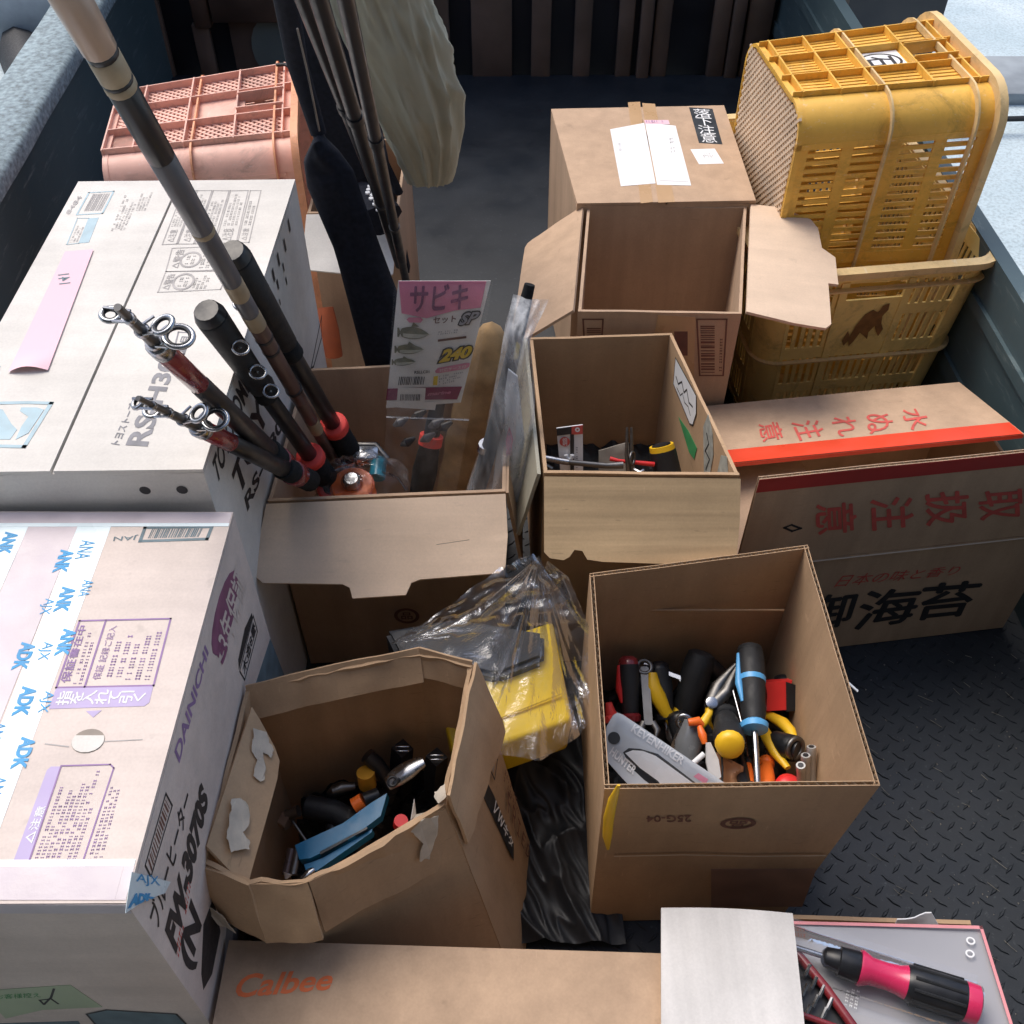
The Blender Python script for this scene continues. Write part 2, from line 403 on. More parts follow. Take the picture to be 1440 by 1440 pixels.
def frame_lines(name, q, wd, mat, parent, off=.0008, closed=True):
    q, n = onpoly(q, off); m = MB(); k = len(q)
    for i in range(k if closed else k-1):
        a, b = q[i], q[(i+1) % k]; d = (b-a).normalized(); s2 = d.cross(n)*wd/2
        m.add([a-s2-d*wd/2, b-s2+d*wd/2, b+s2+d*wd/2, a+s2-d*wd/2], [(0,1,2,3)])
    return m.build(name, mat, parent, smooth=0)
TXT = {}
def text_mesh(s, bold, vertical, shear):
    key = (s, bold, vertical, shear)
    if key in TXT: return TXT[key]
    c = bpy.data.curves.new('t', 'FONT'); c.body = '\n'.join(s) if vertical else s
    c.resolution_u = 3; c.offset = bold; c.shear = shear; c.space_line = .88 if vertical else 1
    c.align_x = 'CENTER' if vertical else 'LEFT'
    o = bpy.data.objects.new('t', c); COL.objects.link(o)
    me = bpy.data.meshes.new_from_object(o.evaluated_get(bpy.context.evaluated_depsgraph_get()))
    vsx = [tuple(v.co) for v in me.vertices]; fs = [tuple(p.vertices) for p in me.polygons]
    bpy.data.objects.remove(o); bpy.data.curves.remove(c); bpy.data.meshes.remove(me)
    x0 = min(v[0] for v in vsx); x1 = max(v[0] for v in vsx); y0 = min(v[1] for v in vsx); y1 = max(v[1] for v in vsx)
    TXT[key] = ([((v[0]-x0)/(x1-x0), (v[1]-y0)/(y1-y0)) for v in vsx], fs); return TXT[key]
def bil(q, a, b): return (q[0]*(1-a)+q[1]*a)*(1-b) + (q[3]*(1-a)+q[2]*a)*b
def text(s, q, mat, parent, bold=.012, vertical=False, shear=0, off=.001, name='lettering'):
    """flat print: q = bottom-left, bottom-right, top-right, top-left as the reader of the text sees it"""
    cjk = any(ord(ch) > 0x2fff for ch in s); heavy = bold if cjk else 0
    if cjk: bold = 0
    vs2, fs = text_mesh(s, bold, vertical, shear); q, n = onpoly([Vector(p) for p in q], off)
    m = MB().add([bil(q, a, b) for a, b in vs2], fs)
    if heavy >= .02:      # heavier strokes: overprint the thin glyph with tiny shifts
        e = min(.035, heavy)*.62; ex, ey = (e, e/len(s)) if vertical else (e/len(s), e)
        for k, (dx, dy) in enumerate(((ex, 0), (-ex, 0), (0, ey), (0, -ey))):
            m.add([bil(q, a+dx, b+dy) + n*.00002*(k+1) for a, b in vs2], fs)
    return m.build(name, mat, parent, smooth=0)
def jag(pts, amp=.0012, sd=0, per=5):
    out = []
    for i in range(len(pts)):
        a, b = pts[i], pts[(i+1) % len(pts)]
        for k in range(per):
            p = a.lerp(b, k/per); out.append(p + V(n3(p, 180, sd), n3(p, 180, sd+3), n3(p, 180, sd+6)*.3)*amp*2)
    return out
def smallprint(q, rows, mat, parent, seed=0, off=.0009, fill=.55, dens=26, name='small_print'):
    rnd = random.Random(seed); q, n = onpoly([Vector(p) for p in q], off); m = MB()
    for r in range(rows):
        b0 = (r+.22)/rows; b1 = b0 + fill/rows; x = 0; end = rnd.uniform(.55, 1)
        while x < end:
            wd = rnd.uniform(.35, .95)/dens
            if rnd.random() < .86:
                for a0, a1, c0, c1 in ((x, x+wd*.8, b0, b0+(b1-b0)*.28), (x, x+wd*.8, b1-(b1-b0)*.28, b1), (x+wd*.3, x+wd*.55, b0, b1)):
                    m.add([bil(q, a0, c0), bil(q, a1, c0), bil(q, a1, c1), bil(q, a0, c1)], [(0,1,2,3)])
            x += 1/dens
    return m.build(name, mat, parent, smooth=0)
def barcode(q, mat, parent, seed=0, n=30, off=.0009):
    rnd = random.Random(seed); q, _ = onpoly([Vector(p) for p in q], off); m = MB(); x = 0
    while x < 1:
        wd = rnd.uniform(.3, 1.1)/n; x2 = min(1, x+wd)
        m.add([bil(q, x, 0), bil(q, x2, 0), bil(q, x2, 1), bil(q, x, 1)], [(0,1,2,3)]); x = x2 + rnd.uniform(.35, 1.1)/n
    return m.build('barcode', mat, parent, smooth=0)
def ring_print(c, ux, uy, r0, r1, mat, parent, off=.0009, n=28, name='ring_mark'):
    nn = ux.cross(uy).normalized(); 
    if nn.dot(CP-c) < 0: nn = -nn
    vs = []; fs = []; off = off*.22 if off < .0019 else off
    for i in range(n):
        a = 2*PI*i/n; d = ux*math.cos(a) + uy*math.sin(a); vs += [c+d*r0+nn*off, c+d*r1+nn*off]
    for i in range(n): j = (i+1) % n; fs.append((2*i, 2*i+1, 2*j+1, 2*j))
    return MB().add(vs, fs).build(name, mat, parent, smooth=0)

# ------------------------------------------------------------ carton helpers
def flute_edge(parent, a, b, n, t, mat=FLUTE, depth=.012, pitch=.008, name='corrugated_edge'):
    """the open edge of corrugated board between its two liners: a wavy paper ribbon"""
    L = (b-a).length; k = int(L/pitch*6); d = (b-a)/k; vs = []; m = MB(); n = n.normalized()
    for i in range(k+1):
        p = a + d*i - n*(t/2 + math.sin(i*PI/3)*(t/2-.0006)); vs += [p + V(0,0,.0002), p - V(0,0,depth)]
    m.add(vs, [(2*i, 2*i+1, 2*i+3, 2*i+2) for i in range(k)])
    return m.build(name, mat, parent, smooth=0)
def wall(parent, q, t, mat, name='side_panel', amp=.0012, seed=0, fluted=False, nu=10, nv=6, label=None):
    def fn(a, b, p, n):
        e = math.sin(PI*a)
        return n*(-abs(n3((a*2, b*1.5, 0), 1.3, seed))*amp*(2.2 if amp > .0015 else .35)*e) + V(0,0,1)*(n3((a*5, 3, 0), 1, seed)*amp*.8*(b > .99))
    q = [Vector(p) for p in q]
    if not fluted:
        return MB().panel(q, t, nu, nv, fn).build(name, mat, parent, label=label)
    m = MB().panel(q, .0008, nu, nv, fn); n = (q[1]-q[0]).cross(q[3]-q[0]).normalized()
    q2 = [p - n*(t-.0008) for p in q]; m.panel(q2, .0008, nu, nv, fn)
    o = m.build(name, mat, parent, label=label)
    L = q[2]-q[3]; k = int(L.length/.0085*6); vs = []
    for i in range(k+1):
        a = i/k; p = q[3] + L*a; p = p + fn(a, 1, p, n) - n*(t/2 + math.sin(i*PI/3)*(t/2-.0006)); vs += [p, p - V(0,0,.012)]
    MB().add(vs, [(2*i, 2*i+1, 2*i+3, 2*i+2) for i in range(k)]).build('corrugated_edge', FLUTE, o, smooth=0)
    return o
def open_box(name, label, rim, base, t=.004, mat=KRAFT, group=None, fluted=False, amp=.0012, seed=0, bottom=.004, cat='cardboard box'):
    """rim, base = BL, BR, FR, FL"""
    rim = [Vector(p) for p in rim]; base = [Vector(p) for p in base]
    c = sum(base, Vector())/4
    o = thing(name, label, cat, (c.x, c.y, base[0].z), group)
    BL, BR, FR, FL = rim; bl, br, fr, fl = base
    def ins(a, b): d = (b-a).normalized()*.0012; return a+d, b-d
    o['parts'] = 0; del o['parts']
    W = {}
    W['front'] = wall(o, (fl, fr, FR, FL), t, mat, seed=seed+1, fluted=fluted, amp=amp)
    W['back'] = wall(o, (br, bl, BL, BR), t, mat, seed=seed+2, fluted=fluted, amp=amp)
    a, b = ins(fr, br); A, B = ins(FR, BR); W['right'] = wall(o, (a, b, B-V(0,0,.0008), A-V(0,0,.0008)), t, mat, seed=seed+3, fluted=fluted, amp=amp)
    a, b = ins(bl, fl); A, B = ins(BL, FL); W['left'] = wall(o, (a, b, B-V(0,0,.0008), A-V(0,0,.0008)), t, mat, seed=seed+4, fluted=fluted, amp=amp)
    ins4 = [p + (c-p).normalized()*.006 + V(0,0,bottom) for p in base]
    ins4 = [V(p.x, p.y, base[i].z+bottom) for i, p in enumerate(ins4)]
    MB().panel((ins4[3], ins4[2], ins4[1], ins4[0]), .003).build('bottom_panel', mat, o)
    return o, W
def flap(parent, a, b, d, outline=None, t=.004, mat=KRAFT, name='flap', gap=.002, bend=0, n=14, label=None, streak_seed=0, amp=.0022):
    """flap hinged on a-b, hanging along d. outline: list of (s, r) in hinge/flap fractions; bend bows it"""
    a, b, d = Vector(a), Vector(b), Vector(d); L = b-a
    if outline is None:
        rr = .012; ws, hs = L.length, d.length
        outline = [(0, 0), (1, 0), (1-.01, 1-rr/hs), (1-.01-rr*.3/ws, 1-rr*.3/hs), (1-.01-rr/ws, 1), (.01+rr/ws, 1), (.01+rr*.3/ws, 1-rr*.3/hs), (.01, 1-rr/hs)]
    nn = L.cross(d).normalized()
    bm = bmesh.new(); vv = [bm.verts.new((s_, r_, 0)) for s_, r_ in outline]
    bm.faces.new(vv)
    for ax, cnt in (((0,1,0), n), ((1,0,0), n)):
        for i in range(1, cnt):
            co = Vector((1,0,0))*(i/cnt) if ax == (1,0,0) else Vector((0,1,0))*(i/cnt)
            bmesh.ops.bisect_plane(bm, geom=bm.verts[:]+bm.edges[:]+bm.faces[:], plane_co=co, plane_no=ax)
    bm.verts.index_update(); bm.verts.ensure_lookup_table()
    def pos(v):
        s_, r_ = v.co.x, v.co.y
        return a + L*s_ + d*(gap/d.length + r_*(1-gap/d.length)) + nn*(bend*math.sin(PI*r_*.5)*(.4+s_*.6) + n3((s_*3, r_*2, 0), 1, streak_seed)*amp*r_)
    top = [pos(v) for v in bm.verts]; fs = [[v.index for v in f.verts] for f in bm.faces]
    be = [(e.verts[0].index, e.verts[1].index) for e in bm.edges if len(e.link_faces) == 1]
    k = len(top); bm.free()
    m = MB().add(top + [p - nn*t for p in top], fs + [[i+k for i in f[::-1]] for f in fs] + [(x, y, y+k, x+k) for x, y in be])
    o = m.build(name, mat, parent, label=label, smooth=0)
    me = o.data; bm = bmesh.new(); bm.from_mesh(me); bmesh.ops.recalc_face_normals(bm, faces=bm.faces); bm.to_mesh(me); bm.free()
    me.polygons.foreach_set('use_smooth', [True]*len(me.polygons)); me.set_sharp_from_angle(angle=.6)
    return o
def closed_box(name, label, BL, BR, FR, FL, z0, t=.004, mat=KRAFT_PALE, seam='y', seam_at=.5, lift=.0012):
    top = [Vector(p) for p in (BL, BR, FR, FL)]; base = [V(p.x, p.y, z0) for p in top]; rim = [p - V(0,0,.0045) for p in top]
    o, W = open_box(name, label, rim, base, t, mat)
    BL, BR, FR, FL = top; e = .0015
    m1 = BL.lerp(BR, seam_at); m2 = FL.lerp(FR, seam_at); g = (BR-BL).normalized()*e
    def wf(sd, side):
        def fn(a, b, p, n):
            k = (a if side == 0 else 1-a)
            return V(0,0,1)*(-abs(n3((a*2, b*2, sd), 1.5))*.0004)
        return fn
    MB().panel((FL, m2-g, m1-g, BL), .004, 8, 12, wf(1, 0)).build('top_flap', mat, o)
    MB().panel((m2+g, FR, BR, m1+g), .004, 8, 12, wf(2, 1)).build('top_flap', mat, o)
    return o, W

# ============================================================ SETTING
g = MB().sheet(lambda a, b: V(-25+50*a, -12+50*b, -.72), 20, 20).build('ground', GROUND, kind='structure', smooth=0)
def gx(y): return -.036*y
# kerb strip and cable beyond the truck, lower right
P0 = aty(1300, 150, 2.6); 
kb = thing('concrete_kerb', 'flat grey concrete strip crossing the bright paving beyond the right side rail', 'kerb', (2.4, 3.9, -.72))
for i in range(5):
    x0 = .9 + i*.62
    MB().box((x0+.3, 4.05+.02*i, -.70), (.606, .34, .05)).build('kerb_stone', CONC_D, kb)
pts = [(.92, 3.78, -.668), (1.35, 3.72, -.665), (1.62, 3.66, -.665), (2.0, 3.68, -.665), (2.6, 3.72, -.665)]
MB().tube(pts, .011, 6).build('cable', BLACK_RUB, cat='cable', label='thin black cable lying on the grey strip right of the upper yellow crate')
# things on the ground beyond the left rail
pts = []
for i in range(19):
    a = -1.9 + i*.33; pts.append(at(10 + 13*math.cos(a), 22 + 14*math.sin(a), -.70) + V(0,0,.0))
hk = thing('hose_loop', 'dark rubber hose loop and tail lying on the bright ground beyond the left rail', 'hose', tuple(at(20, 60, -.72)))
MB().tube(pts, .045, 8).build('loop', BLACK_RUB, hk)
MB().tube([at(18, 34, -.70), at(24, 55, -.69), at(34, 78, -.69), at(48, 120, -.69)], [.05, .06, .10, .09], 8).build('tail', BLACK_RUB, hk)
bn = thing('grey_trough', 'low blue grey concrete trough on the ground outside the left rail', 'trough', tuple(at(40, 8, -.72)))
c0 = at(40, 4, -.6)
MB().box((c0.x+.05, c0.y+.4, -.62), (.75, 1.2, .22)).build('trough_body', CONC_D, bn)

# unseen dark wall and overhang behind the viewer, added to keep light off the fronts
bd = thing('shade_block', 'unseen dark wall and overhang behind the truck tail, added to shade the carton fronts', 'shade_block', (0, -1.4, -.72))
MB().box((0, -1.5, 1.0), (9, .2, 3.44)).build('wall', WALL_M, bd)
MB().box((0, -.95, 2.9), (9, 1.3, .14)).build('shade_overhang', WALL_M, bd)

# ------------------------------------------------------------ truck
tr = thing('truck', 'small flatbed truck with dark teal drop sides and black chequered rubber bed mat', 'truck', (0, 1.3, -.72))
XL, XR, YF, YB, RZ = -.761, .737, 2.56, .10, .32
def tx(x, y): return x + gx(y)
m = MB().panel((V(tx(XL,YB),YB,0), V(tx(XR,YB),YB,0), V(tx(XR,YF),YF,0), V(tx(XL,YF),YF,0)), .04); m.build('bed_mat', MATF, tr)
# raised lozenges of the chequer pattern, two directions alternately
rnd = random.Random(3); bar_m = MB(); P = .0262
for i in range(-4, 64):
    for j in range(0, 100):
        cx = -.80 + i*P; cy = .12 + j*P*.5
        if (j % 2): cx += P*.5
        if not (tx(XL, cy)+.01 < cx < tx(XR, cy)-.01) or cy > YF-.02: continue
        ang = R(42) if j % 2 else R(-40)
        ang += R(rnd.uniform(-3, 3)); L, Wd, h = .0092, .0022, .0016*rnd.uniform(.6, 1)
        ux = V(math.cos(ang), math.sin(ang), 0); uy = V(-ux.y, ux.x, 0); c = V(cx, cy, .0002)
        a = [c-ux*L, c-uy*Wd, c+ux*L, c+uy*Wd]; b = [c-ux*L*.72+V(0,0,h), c-uy*Wd*.5+V(0,0,h), c+ux*L*.72+V(0,0,h), c+uy*Wd*.5+V(0,0,h)]
        bar_m.add(a+b, [(4,5,6,7)] + [(k, (k+1)%4, (k+1)%4+4, k+4) for k in range(4)])
bar_m.build('tread_pattern', MATF, tr, kind='stuff', smooth=0)
rnd = random.Random(8); lt = MB(); GR = MB()
for i in range(420):
    x, y = rnd.uniform(.30, .70), rnd.uniform(.15, .80)
    if rnd.random() < .75:
        r_ = rnd.uniform(.0005, .0014); GR.add([V(x+r_, y, .0003), V(x-r_*.6, y+r_, .0003), V(x-r_*.5, y-r_, .0003), V(x, y, .0003+r_*1.2)], [(0,1,3), (1,2,3), (2,0,3)])
    else:
        a = rnd.uniform(-1.2, -.3); L = rnd.uniform(.006, .02); lt.tube([V(x, y, .0022), V(x+math.cos(a)*L*.5, y+math.sin(a)*L*.5, .003), V(x+math.cos(a)*L+.001, y+math.sin(a)*L*.9, .0022)], .00028, 3)
GR.build('grit', plain('pale_grit', (.32, .30, .27), .9), tr, kind='stuff', smooth=0); lt.build('straw_bits', plain('dry_straw', (.34, .32, .26), .9), tr, kind='stuff', smooth=0)
# left side: inner sheet, broad worn top
def strip(x0, x1, z0, z1, mat, name, y0=YB, y1=YF+.05):
    return MB().add([V(tx(x0,y),y,z) for y in (y0, y1) for x, z in ((0,0),)] and
        [V(tx(x,y),y,z) for y in (y0, y1) for x, z in ((x0,z0),(x1,z0),(x1,z1),(x0,z1))],
        [(3,2,1,0),(4,5,6,7),(0,1,5,4),(1,2,6,5),(2,3,7,6),(3,0,4,7)]).build(name, mat, tr)
strip(XL-.10, XL, -.10, RZ-.012, TRUCK_IN, 'side_board')
m = MB()
def railtop(x0, x1):
    return lambda a, b: V(0,0,0)
K = 60; vs = []
prof = [(XL+.004, RZ-.030), (XL+.004, RZ-.006), (XL-.003, RZ+.001), (XL-.050, RZ+.003), (XL-.097, RZ+.001), (XL-.104, RZ-.006), (XL-.104, RZ-.030)]
for i in range(K+1):
    y = YB + (YF+.1-YB)*i/K
    for x, z in prof: vs.append(V(tx(x + .0025*n3((x*3, y*6, 0), 1), y), y, z + .0015*n3((x*9, y*9, 1), 1)))
W_ = len(prof); fs = [(i*W_+j, i*W_+j+1, (i+1)*W_+j+1, (i+1)*W_+j) for i in range(K) for j in range(W_-1)]
MB().add(vs, [f[::-1] for f in fs]).build('rail_cover', RAIL_TOP, tr)
strip(XR, XR+.024, -.10, RZ, TRUCK_IN, 'side_board')
strip(XR-.006, XR, .10, .128, TRUCK_IN, 'side_rib'); strip(XR-.006, XR, .23, .25, TRUCK_IN, 'side_rib')
# headboard with planks
hb = MB().box((.0, YF+.04, .45), (2.10, .05, 1.3)).build('headboard', NAVY, tr)
def plank(u0, u1, v0, v1, dep=.02, mat=WOOD):
    a = aty(u0, v1, YF); b = aty(u1, v1, YF); z1 = aty(u0, v0, YF).z; z0 = a.z
    x0, x1 = a.x, b.x
    MB().box(((x0+x1)/2, YF+.012-dep/2, (z0+z1)/2), (x1-x0, dep, z1-z0)).build('plank', mat, tr)
for u0, u1, v0, v1, dep, mat in [(236, 268, -120, 190, .02, WOOD), (304, 326, 33, 190, .02, WOOD), (352, 420, 28, 190, .016, WOOD), (276, 300, -120, 36, .03, WOOD),
        (302, 470, -120, 26, .04, WOOD), (600, 640, -120, 220, .02, WOOD), (668, 720, -120, 220, .02, WOOD), (745, 770, -120, 220, .02, WOOD), (800, 822, -120, 220, .02, WOOD),
        (858, 878, -120, 190, .02, WOOD), (886, 902, -120, 190, .03, WOOD), (905, 926, -120, 190, .02, WOOD), (980, 1002, -120, 190, .02, WOOD), (1004, 1020, -120, 190, .03, WOOD), (1024, 1056, -120, 190, .02, WOOD),
        (1110, 1180, -120, 60, .02, WOOD)]:
    plank(u0, u1, v0, v1, dep, mat)
a = aty(385, 70, YF-.02)
MB().prism([(.055*math.cos(t*.35), .075*math.sin(t*.35)) for t in range(18)], (a.x, YF-.012, a.z), (1,0,0), (0,0,1), .003).build('worn_patch', GREYTEAL, tr)
strip(.80, 1.0, -.10, .0, BLACK_RUB, 'wheel_arch', 1.2, 1.9)

# ============================================================ LEFT BOXES
# --- pale heater carton at the back left (printed grey)
TZ = .50
bl, br, fr, fl = at(110,255,TZ), at(415,252,TZ), at(285,660,TZ), V(-.533, .648, TZ)
toyo, TW = closed_box('heater_carton', 'large pale heater carton behind the taped box, a pink slip lying on top', bl, br, fr, fl, .003, seam_at=.47)
def T(u, v): return at(u, v, TZ+.0001)
def TQ(*p): return [T(u, v) for u, v in p]
# pink slip
sl = thing('paper_slip', 'long pink paper slip with curled end lying on the pale heater carton', 'paper', tuple(T(70, 440)))
q = TQ((12, 525), (68, 522), (132, 352), (92, 355))
MB().sheet(lambda a, b: bil(q, a, b) + V(0,0,.0015 + .006*max(0, (.12-b)/.12)*math.sin(PI*a)), 10, 24).build('slip', PAPER_PINK, sl)
text('141', [p + V(0,0,.0015) for p in TQ((84, 402), (82, 388), (98, 386), (100, 400))], INK_TEAL, sl, name='number')
# printing on top: text reads from near to far (glyph tops to the left)
def rd(u0, v0, u1, v1, wl, wr): pass
text('RS-H30', TQ((208, 628), (250, 505), (226, 503), (176, 626)), INK_GREY, toyo, bold=.03)
text('トヨストーブ', TQ((168, 626), (192, 568), (182, 567), (155, 624)), INK_GREY, toyo, bold=.03)
frame_lines('print_frame', TQ((243, 498), (259, 498), (270, 468), (251, 467)), .0015, INK_GREY, toyo)
text('木目', TQ((259, 495), (268, 474), (255, 473), (247, 494)), INK_GREY, toyo, bold=.02)
patch('print_block', TQ((241, 510), (255, 509), (261, 489), (246, 489)), INK_GREY, toyo, off=.0008)
text('W', TQ((254, 508), (258, 492), (249, 491), (245, 506)), KRAFT_PALE, toyo, off=.0014, bold=.03)
text('8484', TQ((97, 302), (116, 277), (110, 275), (92, 300)), INK_PALE, toyo, bold=.02)
frame_lines('print_frame', TQ((108, 302), (144, 300), (160, 269), (125, 271)), .002, INK_CYAN, toyo)
barcode(TQ((118, 297), (142, 296), (155, 272), (131, 273)), INK_PALE, toyo, 4, 16)
patch('print_block', TQ((111, 342), (125, 341), (139, 306), (125, 307)), INK_CYAN, toyo, off=.0007)
frame_lines('print_frame', TQ((94, 344), (111, 342), (125, 307), (109, 307)), .0012, INK_CYAN, toyo)
smallprint(TQ((110, 340), (124, 308), (112, 309), (97, 341)), 3, INK_PALE, toyo, 3)
smallprint(TQ((176, 323), (201, 268), (176, 270), (155, 325)), 5, INK_PALE, toyo, 4)
smallprint(TQ((205, 296), (218, 265), (200, 266), (190, 296)), 4, INK_PALE, toyo, 5)
X = 0
for k, (a, b, c2, d) in enumerate([((248, 343), (276, 268), (257, 269), (228, 344)), ((272, 343), (298, 268), (278, 268), (250, 343)), ((300, 342), (322, 268), (300, 268), (274, 343)),
                          ((332, 341), (349, 268), (324, 268), (303, 342)), ((350, 341), (367, 268), (352, 268), (334, 341))]):
    q = TQ(a, b, c2, d); frame_lines('print_frame', q, .0011, INK_PALE, toyo)
    smallprint([bil(q, .32, .12), bil(q, .96, .12), bil(q, .96, .9), bil(q, .32, .9)], 4 if k != 4 else 2, INK_PALE, toyo, 10+k, dens=20)
    text('△注意', [bil(q, .04, .25), bil(q, .26, .25), bil(q, .26, .8), bil(q, .04, .8)], INK_PALE, toyo, bold=.01)
for q in (TQ((292, 380), (334, 378), (343, 345), (242, 349), (233, 382)), TQ((222, 411), (310, 407), (322, 381), (233, 382))):
    frame_lines('print_frame', q, .0011, INK_PALE, toyo)
for (u, v, du) in ((268, 365, 0), (258, 396, 0)):
    c = T(u, v); ring_print(c, V(.012,0,0), V(0,.016,0), .80, 1.0, INK_PALE, toyo); smallprint([c+V(.006,-.009,0), c+V(.006,.009,0), c+V(-.006,.009,0), c+V(-.006,-.009,0)], 2, INK_PALE, toyo, dens=6)
text('△警告', TQ((251, 377), (260, 351), (249, 351), (239, 378)), INK_PALE, toyo, bold=.02)
text('△警告', TQ((238, 407), (247, 385), (236, 386), (226, 408)), INK_PALE, toyo, bold=.02)
smallprint(TQ((290, 406), (298, 386), (276, 386), (268, 407)), 4, INK_PALE, toyo, 30, dens=10)
smallprint(TQ((312, 376), (318, 352), (286, 354), (278, 377)), 4, INK_PALE, toyo, 31, dens=10)
# care pictogram bottom left
frame_lines('print_frame', TQ((-14, 627), (34, 628), (72, 567), (40, 566), (-14, 567)), .004, INK_CYAN, toyo)
patch('pictogram', TQ((22, 618), (40, 609), (62, 576), (52, 573), (30, 573), (28, 578), (40, 586), (30, 600)), INK_CYAN, toyo, off=.0009)
patch('pictogram', TQ((-10, 618), (14, 618), (24, 604), (16, 596), (4, 576), (-10, 574)), INK_CYAN, toyo, off=.0009)
smallprint(TQ((-10, 523), (10, 521), (12, 512), (-8, 513)), 1, INK_CYAN, toyo, 33, dens=3)
# right face: vent holes and big dark printing
rx = (br + fr)/2; rn = (br-fr).cross(V(0,0,1)).normalized()
def TR(u, v): return hit(u, v, fr, rn)
ho = MB()
for (u, v, s2) in [(406, 317, 1), (400, 345, 1), (396, 338, .1), (391, 365, 1), (384, 387, 1), (378, 410, 1), (372, 433, .9), (386, 430, .8), (398, 376, .7), (402, 395, .6), (390, 400, .8), (393, 425, .5), (366, 452, .8), (381, 455, .8)]:
    c = TR(u, v); ho.add([c+rn*.0008+V(0,-.0035*s2,-.008*s2), c+rn*.0008+V(0,.0035*s2,-.008*s2), c+rn*.0008+V(0,.0035*s2,.008*s2), c+rn*.0008+V(0,-.0035*s2,.008*s2)], [(0,1,2,3)])
ho.build("vent_slots", INK_BLACK, toyo, smooth=0, kind="stuff")
text('TOYOTOMI', [TR(306, 682), TR(352, 548), TR(337, 528), TR(298, 650)], INK_BLACK, toyo, bold=.03, shear=.15)
text('TOYO', [TR(338, 700), TR(392, 540), TR(372, 520), TR(325, 668)], INK_BLACK, toyo, bold=.03, shear=.15)
frame_lines('print_frame', [TR(u, v) for u, v in ((437, 519), (452, 445), (452, 475), (441, 515))], .003, INK_BLACK, toyo)
text('RS-H30', [TR(348, 720), TR(398, 600), TR(392, 585), TR(343, 700)], INK_BLACK, toyo, bold=.03)
# front face: row of round holes and crease
fn_ = V(0,-1,0)
for u in (-2, 48, 152, 204, 256):
    c = aty(u, 692 - (u*.012), fr.y-.0008); ring_print(c, V(.0052,0,0), V(0,0,.0052), 0, 1, INK_BLACK, toyo, off=.0006, n=14, name='vent_hole')
frame_lines('crease', [aty(130, 702, fr.y), aty(256, 701, fr.y)], .0012, INK_TEAL, toyo, closed=False)

# --- heater carton in front with airline tape
HZ = .455
br, fr = at(328,720,HZ), at(177,1270,HZ); bl, fl = br + V(-.42,.002,0), fr + V(-.42,-.002,0)
hc, HW = closed_box('taped_heater_carton', 'large tan heater carton at lower left with printed airline tape across its top', bl, br, fr, fl, .003, seam_at=.30, mat=KRAFT_PINK)
def H(u, v): return at(u, v, HZ+.0001)
def HQ(*p): return [H(u, v) for u, v in p]
# tapes: strips parallel to the depth edge
xa, xb, yb_, yf_ = -.445, -.400, br.y-.010, fr.y
def xs(u): return H(u, 738).x
x_edges = [(-60, 41, TAPE_WHITE), (41, 110, TAPE_MAUVE), (110, 157, TAPE_WHITE)]
for a, b, mt in x_edges:
    patch('tape_strip', [V(xs(a), fr.y+.004, HZ+.0001), V(xs(b)-.003, fr.y+.004, HZ+.0001), V(xs(b), br.y-.012, HZ+.0001), V(xs(a), br.y-.012, HZ+.0001)], mt, hc, off=.0006)
zt = HZ+.0003
def slab_tape(pts, mat, label=None): return patch('tape_strip', pts, mat, hc, off=.0005, label=label)
slab_tape([V(bl.x, br.y-.014, zt), V(br.x-.001, br.y-.014, zt), V(br.x-.001, br.y-.001, zt), V(bl.x, br.y-.001, zt)], TAPE_MAUVE)
slab_tape([V(bl.x, br.y-.019, zt), V(br.x-.001, br.y-.018, zt), V(br.x-.001, br.y-.0141, zt), V(bl.x, br.y-.0141, zt)], TAPE_WHITE)
slab_tape([V(bl.x, fr.y+.002, zt), V(fr.x-.008, fr.y+.002, zt), V(fr.x-.008, fr.y+.026, zt), V(bl.x, fr.y+.024, zt)], TAPE_MAUVE)
slab_tape([V(bl.x, fr.y+.0241, zt), V(fr.x-.001, fr.y+.0261, zt), V(fr.x-.001, fr.y+.031, zt), V(bl.x, fr.y+.028, zt)], TAPE_WHITE)
slab_tape([V(fr.x-.0079, fr.y+.002, zt), V(fr.x-.0005, fr.y+.002, zt), V(fr.x-.0005, fr.y+.026, zt), V(fr.x-.0079, fr.y+.026, zt)], TAPE_MAUVE)
# printed words on the tapes run away from the back edge, glyph tops to the right
def tword(s, u, v, ln, wd, mat=INK_BLUE, bold=.05):
    # reading direction towards the viewer (far -> near), glyph top towards +x
    c = H(u, v) + V(0,0,.0002)
    text(s, [c+V(0,0,0), c+V(0,-ln,0), c+V(wd,-ln,0), c+V(wd,0,0)], mat, hc, bold=bold, shear=.0, off=.0012)
for (s, u, v, ln, wd) in [('ANK', 86, 773, .027, .0125), ('ANK', 88, 825, .028, .0125), ('ANK', 90, 884, .028, .0115), ('ADK', 31, 903, .028, .0125), ('ADK', 32, 965, .028, .0125), ('ADK', 31, 1036, .028, .0115), ('ANK', 8, 748, .027, .0125)]:
    tword(s, u, v, ln, wd)
for (s, u, v, ln, wd) in [('ANA', 115, 760, .022, .013), ('ANA', 118, 816, .018, .009), ('AJX', 60, 842, .017, .011), ('AJX', 58, 903, .018, .011), ('AJX', 60, 972, .020, .010), ('ANA', -8, 1016, .022, .010), ('ANA', -8, 1092, .022, .010)]:
    tword(s, u, v, ln, wd, INK_BLUE, bold=.0)
